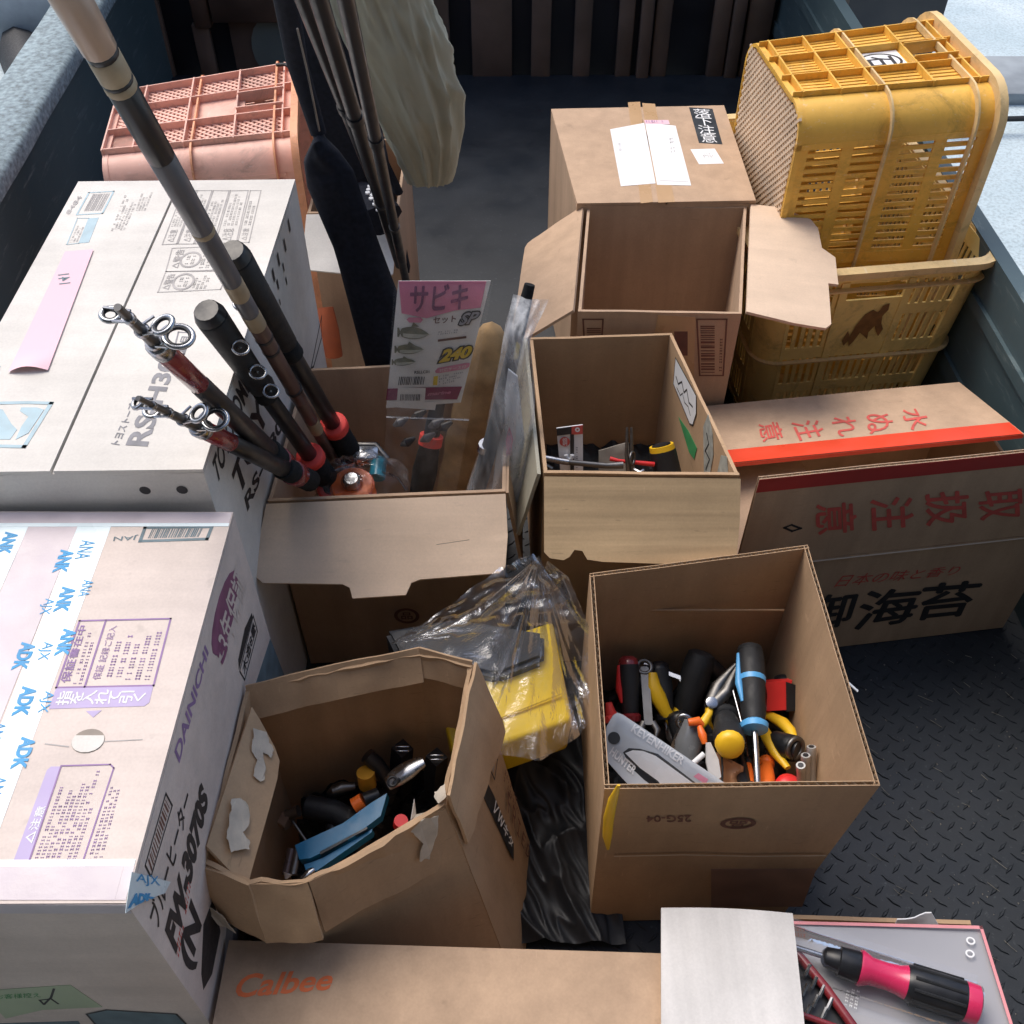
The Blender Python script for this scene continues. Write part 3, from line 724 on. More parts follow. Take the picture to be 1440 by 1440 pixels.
# upper printing: warranty panel
text('JAN', [H(195, 752), H(161, 753), H(159, 761), H(192, 759)], INK_TEAL, hc, bold=.01)
frame_lines('print_frame', HQ((197, 761), (291, 758), (298, 741), (204, 742)), .003, INK_TEAL, hc)
barcode(HQ((208, 757), (280, 755), (286, 743), (214, 744)), INK_TEAL, hc, 9, 34)
frame_lines('print_frame', HQ((112, 873), (240, 870), (216, 964), (79, 967)), .0016, INK_PURPLE, hc)
frame_lines('print_line', HQ((149, 872), (119, 966)), .0016, INK_PURPLE, hc, closed=False)
patch('print_band', HQ((79, 967), (216, 963), (210, 988), (203, 993), (69, 997)), LABEL_LILAC, hc, off=.0007)
text('指を入れて引く', [H(202, 990), H(207, 969), H(85, 972), H(77, 992)], PAPER, hc, vertical=True, bold=.03, off=.0014)
patch('print_arrow', HQ((121, 1000), (143, 999), (131, 1009)), LABEL_LILAC, hc, off=.0009)
text('保証書在中', HQ((98, 960), (122, 880), (112, 880), (84, 960)), INK_PURPLE, hc, bold=.03)
smallprint(HQ((116, 962), (141, 878), (126, 878), (101, 962)), 2, INK_PURPLE, hc, 41, dens=18, fill=.5)
text('保証 記録ご記入', HQ((141, 956), (165, 880), (155, 880), (129, 956)), INK_PURPLE, hc, bold=.0)
smallprint(HQ((213, 956), (234, 876), (168, 878), (145, 956)), 5, INK_PURPLE, hc, 42, dens=20, fill=.5)
# round hand hole with punched tab
c = H(124, 1042); ring_print(c, V(.0125,0,0), V(0,.0105,0), 0, 1, plain('hole_shadow_board', (.30, .26, .22), .8), hc, n=24, name='hand_hole', off=.0006)
MB().sheet(lambda a, b: c + V(.0122*(2*a-1)*math.sqrt(max(0, 1-(-.45+1.42*b)**2)), -.0102*(-.45+1.42*b), .0006), 12, 8).build('punched_tab', KRAFT_PALE, hc)
frame_lines('crease', HQ((64, 1046), (96, 1050)), .001, INK_PALE, hc, closed=False)
frame_lines('crease', HQ((140, 1043), (200, 1040)), .0008, INK_PALE, hc, closed=False)
# caution panel
patch('print_band', HQ((13, 1227), (35, 1226), (86, 1078), (72, 1078), (66, 1083)), LABEL_LILAC, hc, off=.0007)
frame_lines('print_frame', HQ((113, 1222), (160, 1080), (155, 1075), (86, 1077), (36, 1226)), .0012, INK_PURPLE, hc)
text('△注意', HQ((46, 1186), (65, 1134), (53, 1134), (32, 1186)), PAPER, hc, bold=.03, off=.0014)
smallprint(HQ((104, 1220), (150, 1082), (92, 1082), (42, 1222)), 8, INK_PURPLE, hc, 43, dens=30, fill=.55)
smallprint(HQ((142, 1221), (178, 1076), (164, 1078), (118, 1222)), 3, INK_PURPLE, hc, 44, dens=30, fill=.55)
# right side face printing
rn = (br-fr).cross(V(0,0,1)).normalized()
def HR(u, v): return hit(u, v, fr, rn)
def HRQ(*p): return [HR(u, v) for u, v in p]
text('DAINICHI', HRQ((252, 1074), (294, 916), (288, 906), (244, 1060)), INK_PURPLE, hc, bold=.03, shear=.1)
patch('print_oval', [HR(316 + 13*math.cos(t*.4)*1.0 + 18*-math.sin(t*.4)*.55*-1*.0 + 15*math.sin(t*.4)*.9, 862 - 60*math.sin(t*.4) + 3*math.cos(t*.4)) for t in range(16)], INK_PLUM, hc, off=.0007)
text('3年保証', HRQ((322, 925), (348, 825), (330, 795), (303, 895)), KRAFT_PINK, hc, bold=.035, off=.0015)
text('3', HRQ((313, 936), (322, 906), (312, 886), (304, 922)), INK_PLUM, hc, bold=.06, off=.0018)
smallprint(HRQ((309, 880), (333, 790), (325, 785), (302, 876)), 1, INK_PLUM, hc, 45, dens=9)
patch('print_block', HRQ((336, 942), (355, 868), (354, 862), (344, 884), (335, 928)), INK_BLACK, hc, off=.0007)
frame_lines('print_frame', HRQ((337, 944), (344, 956), (362, 888), (356, 866)), .002, INK_BLACK, hc)
text('木造8畳', HRQ((344, 950), (360, 886), (356, 872), (340, 938)), INK_BLACK, hc, bold=.03)
patch('print_picture', HRQ((360, 960), (374, 1040), (400, 950), (380, 898)), INK_TEAL, hc, off=.0007)
frame_lines('print_frame', HRQ((204, 1217), (212, 1233), (242, 1133), (233, 1116)), .002, INK_BLACK, hc)
barcode(HRQ((208, 1210), (233, 1122), (239, 1134), (213, 1226)), INK_BROWN, hc, 6, 22)
text('ブルーヒーター', HRQ((222, 1308), (268, 1126), (259, 1106), (208, 1286)), INK_BLACK, hc, bold=.04)
text('FW-3070S', HRQ((248, 1344), (294, 1124), (282, 1098), (230, 1312)), INK_BLACK, hc, bold=.06, shear=.1)
smallprint(HRQ((252, 1350), (272, 1230), (268, 1222), (247, 1336)), 1, INK_RED, hc, 46, dens=16, fill=.8)
text('(N', HRQ((272, 1376), (288, 1312), (268, 1262), (250, 1340)), INK_BLACK, hc, bold=.05)
patch('print_block', HRQ((286, 1392), (298, 1370), (310, 1310), (300, 1262), (286, 1300), (283, 1370)), INK_BLACK, hc, off=.0007)
# torn tape corner on the right face
patch('torn_tape', [HR(u, v) for u, v in ((181, 1226), (236, 1240), (228, 1256), (200, 1266), (172, 1284), (176, 1256))], TAPE_WHITE, hc, off=.0022)
text('AJX', [HR(u, v)+rn*.0023 for u, v in ((186, 1243), (222, 1250), (218, 1232), (188, 1228))], INK_BLUE, hc, bold=.0, off=.0012)
text('ADK', [HR(u, v)+rn*.0023 for u, v in ((174, 1278), (214, 1262), (208, 1256), (182, 1256))], INK_BLUE, hc, bold=.08, off=.0012)
patch('tape_strip', [V(bl.x, fr.y-.0008, HZ-.001), V(fr.x, fr.y-.0008, HZ-.001), V(fr.x, fr.y-.0008, HZ-.016), V(bl.x, fr.y-.0008, HZ-.016)], TAPE_MAUVE, hc, off=.0004)
# front face sticker and printed panels
_hn = (fr-fl).cross(V(0,0,1)).normalized()
def HF(u, v): return hit(u, v, fr + _hn*.0002, _hn)
patch('sticker', [HF(u, v) for u, v in ((-20, 1404), (8, 1432), (60, 1420), (144, 1416), (99, 1385), (-20, 1393))], STICK_GREEN, hc, off=.0008)
frame_lines('signature', [HF(u, v) for u, v in ((76, 1390), (72, 1402), (62, 1412), (56, 1406), (72, 1404), (82, 1411))], .002, INK_BLACK, hc, closed=False, off=.0016)
text('お客様控え', [HF(u, v) for u, v in ((-6, 1405), (58, 1402), (56, 1395), (-6, 1398))], INK_GREEN, hc, bold=.0, off=.0014)
patch('print_picture', [HF(u, v) for u, v in ((122, 1426), (160, 1470), (290, 1470), (248, 1426), (150, 1420))], INK_TEAL, hc, off=.0007)
frame_lines('print_frame', [HF(u, v) for u, v in ((122, 1426), (160, 1470), (290, 1470), (248, 1426), (150, 1420))], .002, INK_BLACK, hc)
patch('print_picture', [HF(u, v) for u, v in ((-20, 1440), (0, 1480), (140, 1480), (110, 1436))], INK_TEAL, hc, off=.0007)

# ============================================================ BACK ROW
# --- crates
def crate(name, label, M, L, Wd, Hh, mat, rim_mat, end_style, base_mat=None, plate=None, group='plastic harvest crates', r=.035, tp=.022):
    """harvest crate: x = length, y = width, z = height from base to rim (M places it); tapered towards the base"""
    o = thing(name, label, 'crate', tuple(M @ V(0,0,0)), group)
    def half(z): k = 1 - z/Hh; return L/2 - tp*k, Wd/2 - tp*k
    def W4(p): return M @ Vector(p)
    def side(i, s_, z, dep=0):
        """point on wall i, s_ from -1..1 along the straight part"""
        hx, hy = half(z)
        if i == 0: return W4(( (hx-r)*s_, -hy+dep, z))       # -y
        if i == 1: return W4(( hx-dep, (hy-r)*s_, z))        # +x
        if i == 2: return W4((-(hx-r)*s_,  hy-dep, z))       # +y
        return W4((-hx+dep, -(hy-r)*s_, z))                  # -x
    def seg(m, i, s0, s1, z0, z1, d0, d1):
        vs = [side(i, a, z, d) for d in (d0, d1) for a, z in ((s0,z0),(s1,z0),(s1,z1),(s0,z1))]
        m.add(vs, [(0,1,2,3), (7,6,5,4), (0,4,5,1), (1,5,6,2), (2,6,7,3), (3,7,4,0)])
    for i in range(4):
        ln = (L if i in (0, 2) else Wd) - 2*r; m = MB(); big = i in (0, 2)
        if big or end_style == 'slat':
            n = int(ln/.0125)
            for zb0, zb1 in ((.0, .07), (.24, .30), (.47, .54), (.71, .77), (.92, 1)):
                seg(m, i, -1, 1, zb0*Hh, zb1*Hh, .001, .0045)
            cols = [-1, -.04, 1] if big else [-1, -.40, .36, 1]
            for c in cols: seg(m, i, max(-1, c-.045), min(1, c+.045), 0, Hh*.93, -.001, .005)
            sl = MB()
            for k in range(n):
                s_ = -1 + 2*(k+.5)/n
                if min(abs(s_-c) for c in cols) < .05: continue
                if not big and plate and -.40 < s_ < .36:
                    seg(m, i, s_-.26/n*2, s_+.26/n*2, .05*Hh, .50*Hh, .0015, .004); continue
                seg(m, i, s_-.26/n*2, s_+.26/n*2, .05*Hh, .93*Hh, .0015, .004)
            if not big and plate: seg(m, i, -.40, .36, .50*Hh, .82*Hh, .0005, .004)
        else:
            # ribbed end wall: outer ribs stand proud, mesh or slots between, hand hole near the rim
            seg(m, i, -1, 1, 0, .16*Hh, .003, .006); seg(m, i, -1, 1, .93*Hh, Hh, .003, .006)
            zs = [0, .16, .42, .68, .93] if end_style == 'lattice' else [.05, .24, .42, .70, .93]
            rh = .008 if end_style == 'ribs' else .009
            ss = [-.97, -.36, .36, .97]
            for z in zs: seg(m, i, -1, 1, z*Hh-.0012, z*Hh+.0012, -rh, .006)
            for s_ in ss: seg(m, i, s_-.010, s_+.010, 0, Hh, -rh, .006)
            for a in range(3):
                for b in range(4):
                    s0, s1, z0, z1 = ss[a], ss[a+1], zs[b]*Hh, zs[b+1]*Hh
                    if a == 1 and b == 3:      # hand hole
                        seg(m, i, s0, s0+.14, z0, z1, .002, .006); seg(m, i, s1-.14, s1, z0, z1, .002, .006)
                        seg(m, i, s0, s1, z0, z0+.010, .002, .006); seg(m, i, s0, s1, z1-.012, z1, .002, .006)
                        seg(m, i, s0+.13, s0+.15, z0, z1, -.012, .004); seg(m, i, s1-.15, s1-.13, z0, z1, -.012, .004); continue
                    if a == 1 and b == 2: seg(m, i, s0, s1, z0, z1, .003, .006); continue
                    if end_style == 'lattice':
                        if a in (0, 2) and b == 0: seg(m, i, s0, s1, z0, z1, .003, .006); continue
                        hs = ln/2; w_, h_ = (s1-s0)*hs, z1-z0; st = .0125
                        for sg in (1, -1):
                            c = -h_
                            while c < w_:
                                # diagonal from (c,0) to (c+h,h), clipped
                                x0, y0, x1, y1 = c, 0, c+h_, h_
                                if x0 < 0: y0 -= x0; x0 = 0
                                if x1 > w_: y1 -= x1-w_; x1 = w_
                                if y1-y0 > .004:
                                    if sg < 0: x0, x1 = w_-x0, w_-x1
                                    t = .0027
                                    vs = [side(i, s0+(x+q)/hs, z0+y, dd) for dd in (.002 if sg > 0 else .003, .005) for x, y, q in ((x0,y0,-t),(x0,y0,t),(x1,y1,t),(x1,y1,-t))]
                                    m.add(vs, [(0,1,2,3), (7,6,5,4), (0,4,5,1), (1,5,6,2), (2,6,7,3), (3,7,4,0)])
                                c += st
                    else:
                        n = max(3, int((s1-s0)*ln/2/.0085))
                        for k in range(n):
                            c = s0 + (s1-s0)*(k+.5)/n; hw = (s1-s0)/n*.30; seg(m, i, c-hw, c+hw, z0, z1, .002, .005)
        m.build('long_wall' if big else 'end_wall', mat, o, smooth=0)
    # rounded corners
    for cx, cy, a0 in ((1, 1, 0), (-1, 1, 90), (-1, -1, 180), (1, -1, 270)):
        m = MB(); vs = []; N = 6; Z = 8
        for d in (0, .004):
            for j in range(Z+1):
                z = Hh*j/Z; hx, hy = half(z)
                for k in range(N+1):
                    a = R(a0 + 90*k/N); vs.append(W4((cx*(hx-r) + math.cos(a)*(r-d), cy*(hy-r) + math.sin(a)*(r-d), z)))
        Q = (N+1)*(Z+1); fs = []
        for j in range(Z):
            for k in range(N): b = j*(N+1)+k; fs += [(b, b+1, b+N+2, b+N+1), (b+Q+1, b+Q, b+Q+N+1, b+Q+N+2)]
            b = j*(N+1); fs += [(b+Q, b, b+N+1, b+N+1+Q), (b+N, b+N+Q, b+2*N+1+Q, b+2*N+1)]
        m.add(vs, fs).build('corner_panel', mat, o, smooth=.9)
    # flanges and rim: rounded rectangle rings
    def rring(z0, z1, out, inn, mt, name):
        vs = []; N = 6; loop = []
        for cx, cy, a0 in ((1, 1, 0), (-1, 1, 90), (-1, -1, 180), (1, -1, 270)):
            for k in range(N+1): loop.append((cx, cy, R(a0+90*k/N)))
        for z, e in ((z0, out), (z1, out), (z1, -inn), (z0, -inn)):
            hx, hy = half(z)
            for cx, cy, a in loop: vs.append(W4((cx*(hx-r) + math.cos(a)*(r+e), cy*(hy-r) + math.sin(a)*(r+e), z)))
        K_ = len(loop); fs = []
        for q in range(4):
            for k in range(K_): fs.append((q*K_+k, q*K_+(k+1) % K_, ((q+1) % 4)*K_+(k+1) % K_, ((q+1) % 4)*K_+k))
        MB().add(vs, fs).build(name, mt, o, smooth=.7)
    rring(Hh-.007, Hh+.004, .014, .003, rim_mat, 'rim')
    rring(Hh-.034, Hh-.0310, .009, 0, rim_mat, 'flange')
    rring(.455*Hh, .455*Hh+.0028, .007, 0, rim_mat, 'flange')
    rring(.0, .008, .001, .004, mat, 'base_ring')
    # base grid
    hx, hy = half(0); m = MB(); bm_ = base_mat or mat; st = .012
    m.add([W4((x, y, z)) for z in (.0032, .0036) for x, y in ((-hx+r*.3, -hy+r*.3), (hx-r*.3, -hy+r*.3), (hx-r*.3, hy-r*.3), (-hx+r*.3, hy-r*.3))], [(3,2,1,0), (4,5,6,7)])
    k = -hx-hy
    while k < hx+hy:
        for sg in (1, -1):
            pts = []
            for t in range(2):
                pass
            # line y = sg*(x-k) clipped to the rectangle
            x0, x1 = -hx+.01, hx-.01
            ya, yb = sg*(x0-k), sg*(x1-k); lo, hi = -hy+.008, hy-.008
            xs_ = [x0, x1]
            for yl in (lo, hi):
                xx = k + sg*yl
                if x0 < xx < x1: xs_.append(xx)
            xs_ = [x for x in xs_ if lo-1e-6 <= sg*(x-k) <= hi+1e-6]
            if len(xs_) >= 2:
                a, b = min(xs_), max(xs_)
                if b-a > .006:
                    A = V(a, sg*(a-k), 0); B = V(b, sg*(b-k), 0); n_ = V(B.y-A.y, A.x-B.x, 0).normalized()*.0019
                    z0 = -.0005 if sg > 0 else .0004
                    vs = [W4(p + V(0,0,zz)) for zz in (z0, .0031) for p in (A-n_, A+n_, B+n_, B-n_)]
                    m.add(vs, [(0,1,2,3), (7,6,5,4), (0,4,5,1), (1,5,6,2), (2,6,7,3), (3,7,4,0)])
        k += st
    m.build('base_panel', bm_, o, smooth=0)
    return o, side
def frame(o, x, y, z):
    x, y, z = [Vector(a).normalized() for a in (x, y, z)]
    M = Matrix((x, y, z)).transposed().to_4x4(); M.translation = Vector(o); return M
# lower yellow crate, on the bed, long side running forwards
A = R(6.0); ux = V(math.cos(A+R(1.5)), math.sin(A+R(1.5)), 0); uy = V(-ux.y, ux.x, 0)
LW, LL, LH = .338, .46, .31
FLc = V(.366, 1.222, 0); cen = FLc + ux*LW/2 + uy*LL/2
# crate x (length) -> uy, crate y -> -ux
lc, sideL = crate('plastic_crate', 'lower yellow plastic crate standing upright on the truck bed, brown emblem on its end', frame(cen + V(0,0,.004), uy, -ux, (0,0,1)), LL, LW, LH, YEL_CR2, YEL_RIM, 'slat', plate=True)
E1 = lambda s_, z: sideL(3, s_, z, -.0012)
em = [(-.62,.22),(-.52,.42),(-.40,.30),(-.30,.52),(-.12,.72),(.10,.80),(.30,.74),(.40,.86),(.58,.90),(.62,.78),(.50,.66),(.56,.52),(.70,.40),(.62,.26),(.48,.36),(.36,.48),(.22,.36),(.26,.22),(.08,.30),(-.08,.36),(-.20,.20),(-.32,.10),(-.40,.22),(-.52,.12)]
patch('emblem', [E1(-.02+.36*x_, LH*(.50+.32*y_)) for x_, y_ in em], plain('brown_emblem', (.24, .12, .04), .6, var=.3, scale=90), lc, off=.0006)
# upper yellow crate standing on its end inside the lower one: base to the left, rim to the right, end wall up
A = R(7.0); ux = V(math.cos(A), math.sin(A), 0); uy = V(-ux.y, ux.x, 0)
UL, UW, UH = .50, .285, .275
org = V(.373, 1.445, .270) 
uc, sideU = crate('plastic_crate', 'upper yellow crate standing on end inside the lower crate, oval mark beside its hand hole', frame(org, (0,0,1), -uy, ux), UL, UW, UH, YEL_CR, YEL_RIM, 'ribs', base_mat=YEL_PALE, r=.045, tp=.014)
S1 = lambda s_, z: sideU(1, s_, z, .0022)
q = [S1(-.34, UH*.56), S1(.34, UH*.56), S1(.34, UH*.70), S1(-.34, UH*.70)]
q = [S1(.33, UH*.435), S1(.33, UH*.685), S1(-.33, UH*.685), S1(-.33, UH*.435)]
patch('sign_plate', q, PAPER, uc, off=.0006)
c = (q[0]+q[2])/2; ex = (q[1]-q[0])*.46; ey = (q[3]-q[0])*.42
ring_print(c, ex, ey, .88, 1.0, INK_BLACK, uc, off=.0014)
text('石', [c+ex*.62-ey*.6 - 0*ex, c+ex*.62+ey*.6, c-ex*.62+ey*.6, c-ex*.62-ey*.6] and [c-ex*.62+ey*.62, c-ex*.62-ey*.62, c+ex*.62-ey*.62, c+ex*.62+ey*.62], INK_BLACK, uc, bold=.06, off=.0014, name='mark')
# salmon crate at the far left, lying with its lattice end up
A = R(7.5); ux = V(math.cos(A), math.sin(A), 0); uy = V(-ux.y, ux.x, 0)
org = V(-.615, 1.505, .212)
oc, sideO = crate('plastic_crate', 'salmon orange lattice crate standing on end behind the pale heater carton', frame(org, (0,0,1), -uy, ux), .415, .31, .285, ORG_CR, ORG_RIM, 'lattice', group='plastic harvest crates')
tag_o = MB().tube([(-.375, 1.63, .434), (-.36, 1.625, .437), (-.33, 1.60, .434), (-.325, 1.55, .432)], .003, 6).build('cord', BLACK_RUB, cat='cord', label='short dark cord looped over the far rim corner of the salmon crate')

# --- closed carton with the drop warning label
z = .36; BL, BR, FR, FL = at(775,153,z), at(1018,148,z), at(1065,288,z), at(812,292,z)
FR = FR + V(0,.012,0); FL = FL + V(0,.012,0)
wb, _ = closed_box('shipping_carton', 'closed tan carton with white delivery slip and black warning label, behind the empty open box', BL, BR, FR, FL, .003, mat=KRAFT_TAN, seam_at=.50)
def S(u, v): return at(u, v, z+.0001)
q = lambda *p: [S(a, b) for a, b in p]
patch('tape_strip', q((883, 144), (900, 143), (918, 284), (901, 286)), TAPE_TAN, wb); patch('tape_strip', q((903, 145), (921, 146), (949, 284), (926, 285)), TAPE_TAN, wb)
patch('delivery_slip', q((858, 182), (906, 173), (922, 258), (873, 262)), PAPER, wb, off=.0012); patch('delivery_slip', q((907, 172), (950, 177), (972, 261), (924, 260)), PAPER, wb, off=.0012)
patch('slip_header', q((906, 169), (940, 169), (942, 175), (907, 174)), PAPER_PINK, wb, off=.0016)
smallprint(q((908, 174), (938, 174), (937, 170), (908, 170)), 1, INK_PURPLE, wb, 50, dens=8, off=.002)
smallprint(q((944, 218), (952, 216), (948, 190), (941, 192)), 2, INK_PALE, wb, 51, dens=8, off=.0018); smallprint(q((868, 218), (876, 217), (872, 196), (866, 197)), 1, INK_PALE, wb, 52, dens=8, off=.0018)
frame_lines('print_line', q((928, 254), (968, 256)), .001, INK_PALE, wb, closed=False, off=.0018)
patch('warning_label', q((969, 151), (1002, 153), (1016, 203), (983, 201)), STICK_BLACK, wb)
text('落下注意', q((987, 200), (1010, 201), (998, 154), (974, 153)), PAPER, wb, vertical=True, bold=.0, off=.0014)
patch('small_label', q((971, 210), (1005, 209), (1018, 230), (983, 231)), PAPER, wb)
smallprint(q((990, 222), (1006, 222), (1002, 215), (987, 216)), 3, INK_PALE, wb, 53, dens=5, off=.0015)

# --- empty open carton in front of it
z = .35
BL, BR, FR, FL = at(826,291,z), at(1050,290,z), at(1043,441,z), at(813,438,z)
rim = [BL, BR, FR, FL]; base = [V(p.x, p.y, .003) for p in rim]
ob, _ = open_box('open_carton', 'empty open carton with barcodes and pale right flap, before the warning label carton', rim, base, mat=KRAFT_TAN, seed=5)
hz = (BR, FR)
fl_out = [(0,0), (1,0), (1.05,.62), (1.09,.95), (1.03,1.0), (.80,1.0), (.74,1.02), (.72,1.14), (.52,1.20), (.38,1.14), (.36,.95), (.22,.90), (.12,.80), (.04,.45)]
flap(ob, FR+V(.003,0,0), BR+V(.003,0,0), V(.122,-.012,-.020), outline=[(0,0), (1,0), (1.0,.35), (.92,.72), (.84,.80), (.66,.84), (.60,1.0), (.36,1.02), (.35,.90), (.02,.92), (-.02,.86), (-.03,.5)], mat=KRAFT_FLAP, bend=-.008)
flap(ob, BL+V(-.003,0,0), FL+V(-.003,0,0), V(-.085,-.02,-.05), mat=KRAFT_TAN)
_of = (FR-FL).cross(V(0,0,1)).normalized()
def OF(u, v): return hit(u, v, FL + _of*.0002, _of)
for u0, u1, sd in ((980, 1022, 1), (820, 848, 2)):
    frame_lines('print_frame', [OF(u0+4, 528), OF(u1-5, 528), OF(u1, 449), OF(u0, 449)], .0022, INK_BROWN, ob)
    barcode([OF(u0+6, 524), OF(u0+5, 458), OF(u0+25, 458), OF(u0+25, 524)], INK_BROWN, ob, sd, 24)
    smallprint([OF(u1-12, 522), OF(u1-10, 458), OF(u1-4, 458), OF(u1-6, 522)], 1, INK_BROWN, ob, 60, dens=16)
patch('print_block', [OF(950, 500), OF(967, 500), OF(967, 466), OF(948, 466)], INK_BROWN, ob)
patch('tape_strip', [OF(905, 560), OF(975, 560), OF(978, 446), OF(925, 443)], TAPE_TAN, ob, off=.0004)

# --- small open carton behind the rods with a hanging flap
z = .34
FLp, FRp = at(432, 300, z), at(560, 296, z); BLp, BRp = FLp + V(0,.22,0), FRp + V(.0,.22,0)
rim = [BLp, BRp, FRp, FLp]; base = [V(p.x, p.y, .003) for p in rim]
sb, _ = open_box('small_carton', 'small open carton behind the black rod bag with a torn pale flap hanging down', rim, base, mat=KRAFT_TAN, seed=8)
flap(sb, FLp+V(0,-.003,0), FRp+V(0,-.003,0), V(-.006,-.085,-.055), outline=[(0,0), (1,0), (1,.95), (.95,1), (.30,.90), (.10,.86), (.0,.70)], mat=KRAFT_PALE, bend=.006)
flap(sb, BLp+V(0,.003,0), BRp+V(0,.003,0), V(0,.04,.06), mat=KRAFT_TAN)
ot = thing('orange_pouch', 'narrow orange pouch tucked in the dark gap behind the fishing rod box', 'pouch', tuple(at(462, 470, .1)))
MB().tube([at(470, 500, .12), at(462, 465, .17), at(458, 432, .20)], [.014, .017, .012], 10, asp=.6).build('body', plain('rust_cloth', (.40, .10, .04), .8), ot)
shoe = thing('dotted_pouch', 'small black pouch with white dots behind the thin black rods', 'pouch', tuple(at(525, 290, .30)))
MB().tube([at(508, 262, .36), at(520, 280, .37), at(534, 305, .37), at(540, 322, .35)], [.010, .030, .034, .016], 12, asp=.7).build('body', BLACK_FAB, shoe)
m = MB()
for i in range(5):
    for j in range(3):
        c = at(517 + i*5 + j*1.5, 272 + i*8 - j*4.5, .408); m.tube([c, c+V(0,0,.002)], .0035, 6)
m.build('dots', PAPER, shoe, kind='stuff')
tb = thing('tan_pouch', 'tan leather pouch with black cord standing behind the thin rods', 'pouch', tuple(at(505, 235, .30)))
MB().box(tuple(at(506, 222, .36)), (.06, .05, .10)).build('body', TAN_FAB, tb)
MB().tube([at(508, 203, .415), at(510, 215, .40), at(510, 234, .375)], .0022, 6).build('cord', BLACK_RUB, tb)

# --- khaki cloth bag standing behind the rods
kb2 = thing('khaki_bag', 'crumpled pale khaki cloth rod bag leaning between the rods and the headboard', 'bag', (-.12, 1.33, .30))
def khaki(a, b):
    h = b; th = 2*PI*a
    z = .40 + .46*h; cx = -.118 - .052*h + .010*math.sin(h*7); cy = 1.33 - .08*h
    wx = .066*(.35 + .65*math.sin(min(1, .12+h*2.4)*PI/2)); wy = .045*(.4+.6*min(1, h*4))
    P = V(math.cos(th)*1.1, math.sin(th)*1.1, h*1.1)
    r1 = 1-abs(n3(P, 1.9)); r2 = 1-abs(n3(P + V(h*1.5, 0, 0), 3.7, 1)); r3 = 1-abs(n3(P+V(0, 0, a*2), 6.5, 2))
    f = .66 + .26*r1**2 + .12*r2**2 + .03*r3**2
    return V(cx + wx*math.cos(th)*f, cy + wy*math.sin(th)*f, z)
MB().sheet(khaki, 120, 120).build('cloth', KHAKI, kb2, smooth=3)
MB().tube([khaki(.5, 0)+V(-.008,-.03,0), khaki(.5, .4)+V(-.012,-.04,0), khaki(.5, .8)+V(-.012,-.04,0), khaki(.5, 1)+V(-.012,-.03,.04)], .006, 8).build('edge_binding', BLACK_FAB, kb2)
blk = thing('black_rod_case', 'tall black rod case standing between the salmon crate and the khaki bag', 'rod case', (-.23, 1.40, .30))
MB().panel((V(-.235,1.40,.20), V(-.165,1.40,.20), V(-.24,1.42,.90), V(-.345,1.42,.90)), .02, 4, 10, lambda a, b, p, n: n*.006*n3((a*3, b*6, 0), 1)).build('shell', BLACK_FAB, blk)

# ============================================================ MIDDLE CARTONS
# --- carton holding the fishing rods
z = .32
FL, FR, BL = at(374,705,z), at(711,691,z), at(429,519,z); FL.x += .002
BR = BL + (FR-FL)*.97 + V(.0,.006,0)
rim = [BL, BR, FR, FL]; base = [V(p.x*.98-.003, p.y, .003) for p in rim]
rb, _ = open_box('rod_carton', 'open carton full of fishing rods, wide notched pale flap folded down in front', rim, base, mat=KRAFT_TAN, seed=11)
FLp = [(0,0), (1,0), (1.015,.5), (1.01,.86), (.985,.93), (.66,.965), (.625,1.0), (.605,1.14), (.39,1.155), (.375,1.03), (.345,.985), (.02,.93), (-.015,.85), (-.015,.4)]
flap(rb, FL+V(0,-.003,0), FR+V(0,-.003,0), V(-.003,-.090,-.040), outline=FLp, mat=KRAFT_FLAP, bend=.006, streak_seed=3)
flap(rb, BR+V(.003,0,0), FR+V(.003,0,0), V(.018,0,-.13), mat=KRAFT_TAN)
fq = FR-V(0,.0012,0)
def RF(u, v): return aty(u, v, FL.y-.001)
c = RF(572, 866); ring_print(c, V(.016,0,0), V(0,0,.016), .72, 1.0, INK_BROWN, rb); text('品', [c+V(-.007,0,-.007), c+V(.007,0,-.007), c+V(.007,0,.007), c+V(-.007,0,.007)], INK_BROWN, rb, bold=.03, name='mark')
frame_lines('print_frame', [at(640, 740, .28)+V(0,0,.0)]*0 or [FL+V(.19,-.05,-.0155), FL+V(.225,-.045,-.0135)], .0008, INK_PALE, rb, closed=False)
# --- open carton with long front flap (small tools inside)
FR2, FL2 = at(1040,668,.36), at(765,665,.36); BL2, BR2 = at(745,475,.33), at(945,468,.33)
base = [V(p.x, p.y, .003) for p in (BL2, BR2, FR2, FL2)]
mb, MW_ = open_box('plain_carton', 'tall open carton with a long smooth front flap hanging over the tool carton', [BL2, BR2, FR2, FL2], base, mat=KRAFT, seed=15)
flap(mb, FL2+V(0,-.003,0), FR2+V(0,-.003,0), V(0,-.072,-.062), outline=[(0,0),(1,0),(1.0,.5),(.985,.94),(.96,1.0),(.60,1.0),(.30,.985),(.22,.96),(.195,.86),(.155,.85),(.13,.93),(.10,.97),(.03,.95),(-.0,.88),(0,.4)], mat=KRAFT_X, bend=.010, streak_seed=6)
# left flap hanging outwards, printed side in
flap(mb, BL2+V(-.003,0,0), FL2+V(-.003,0,0), V(-.024,0,-.12), outline=[(.0,0),(1,0),(.98,.9),(.9,1),(.12,1),(.03,.9)], mat=LINED, bend=.0)
lf = [BL2, FL2]
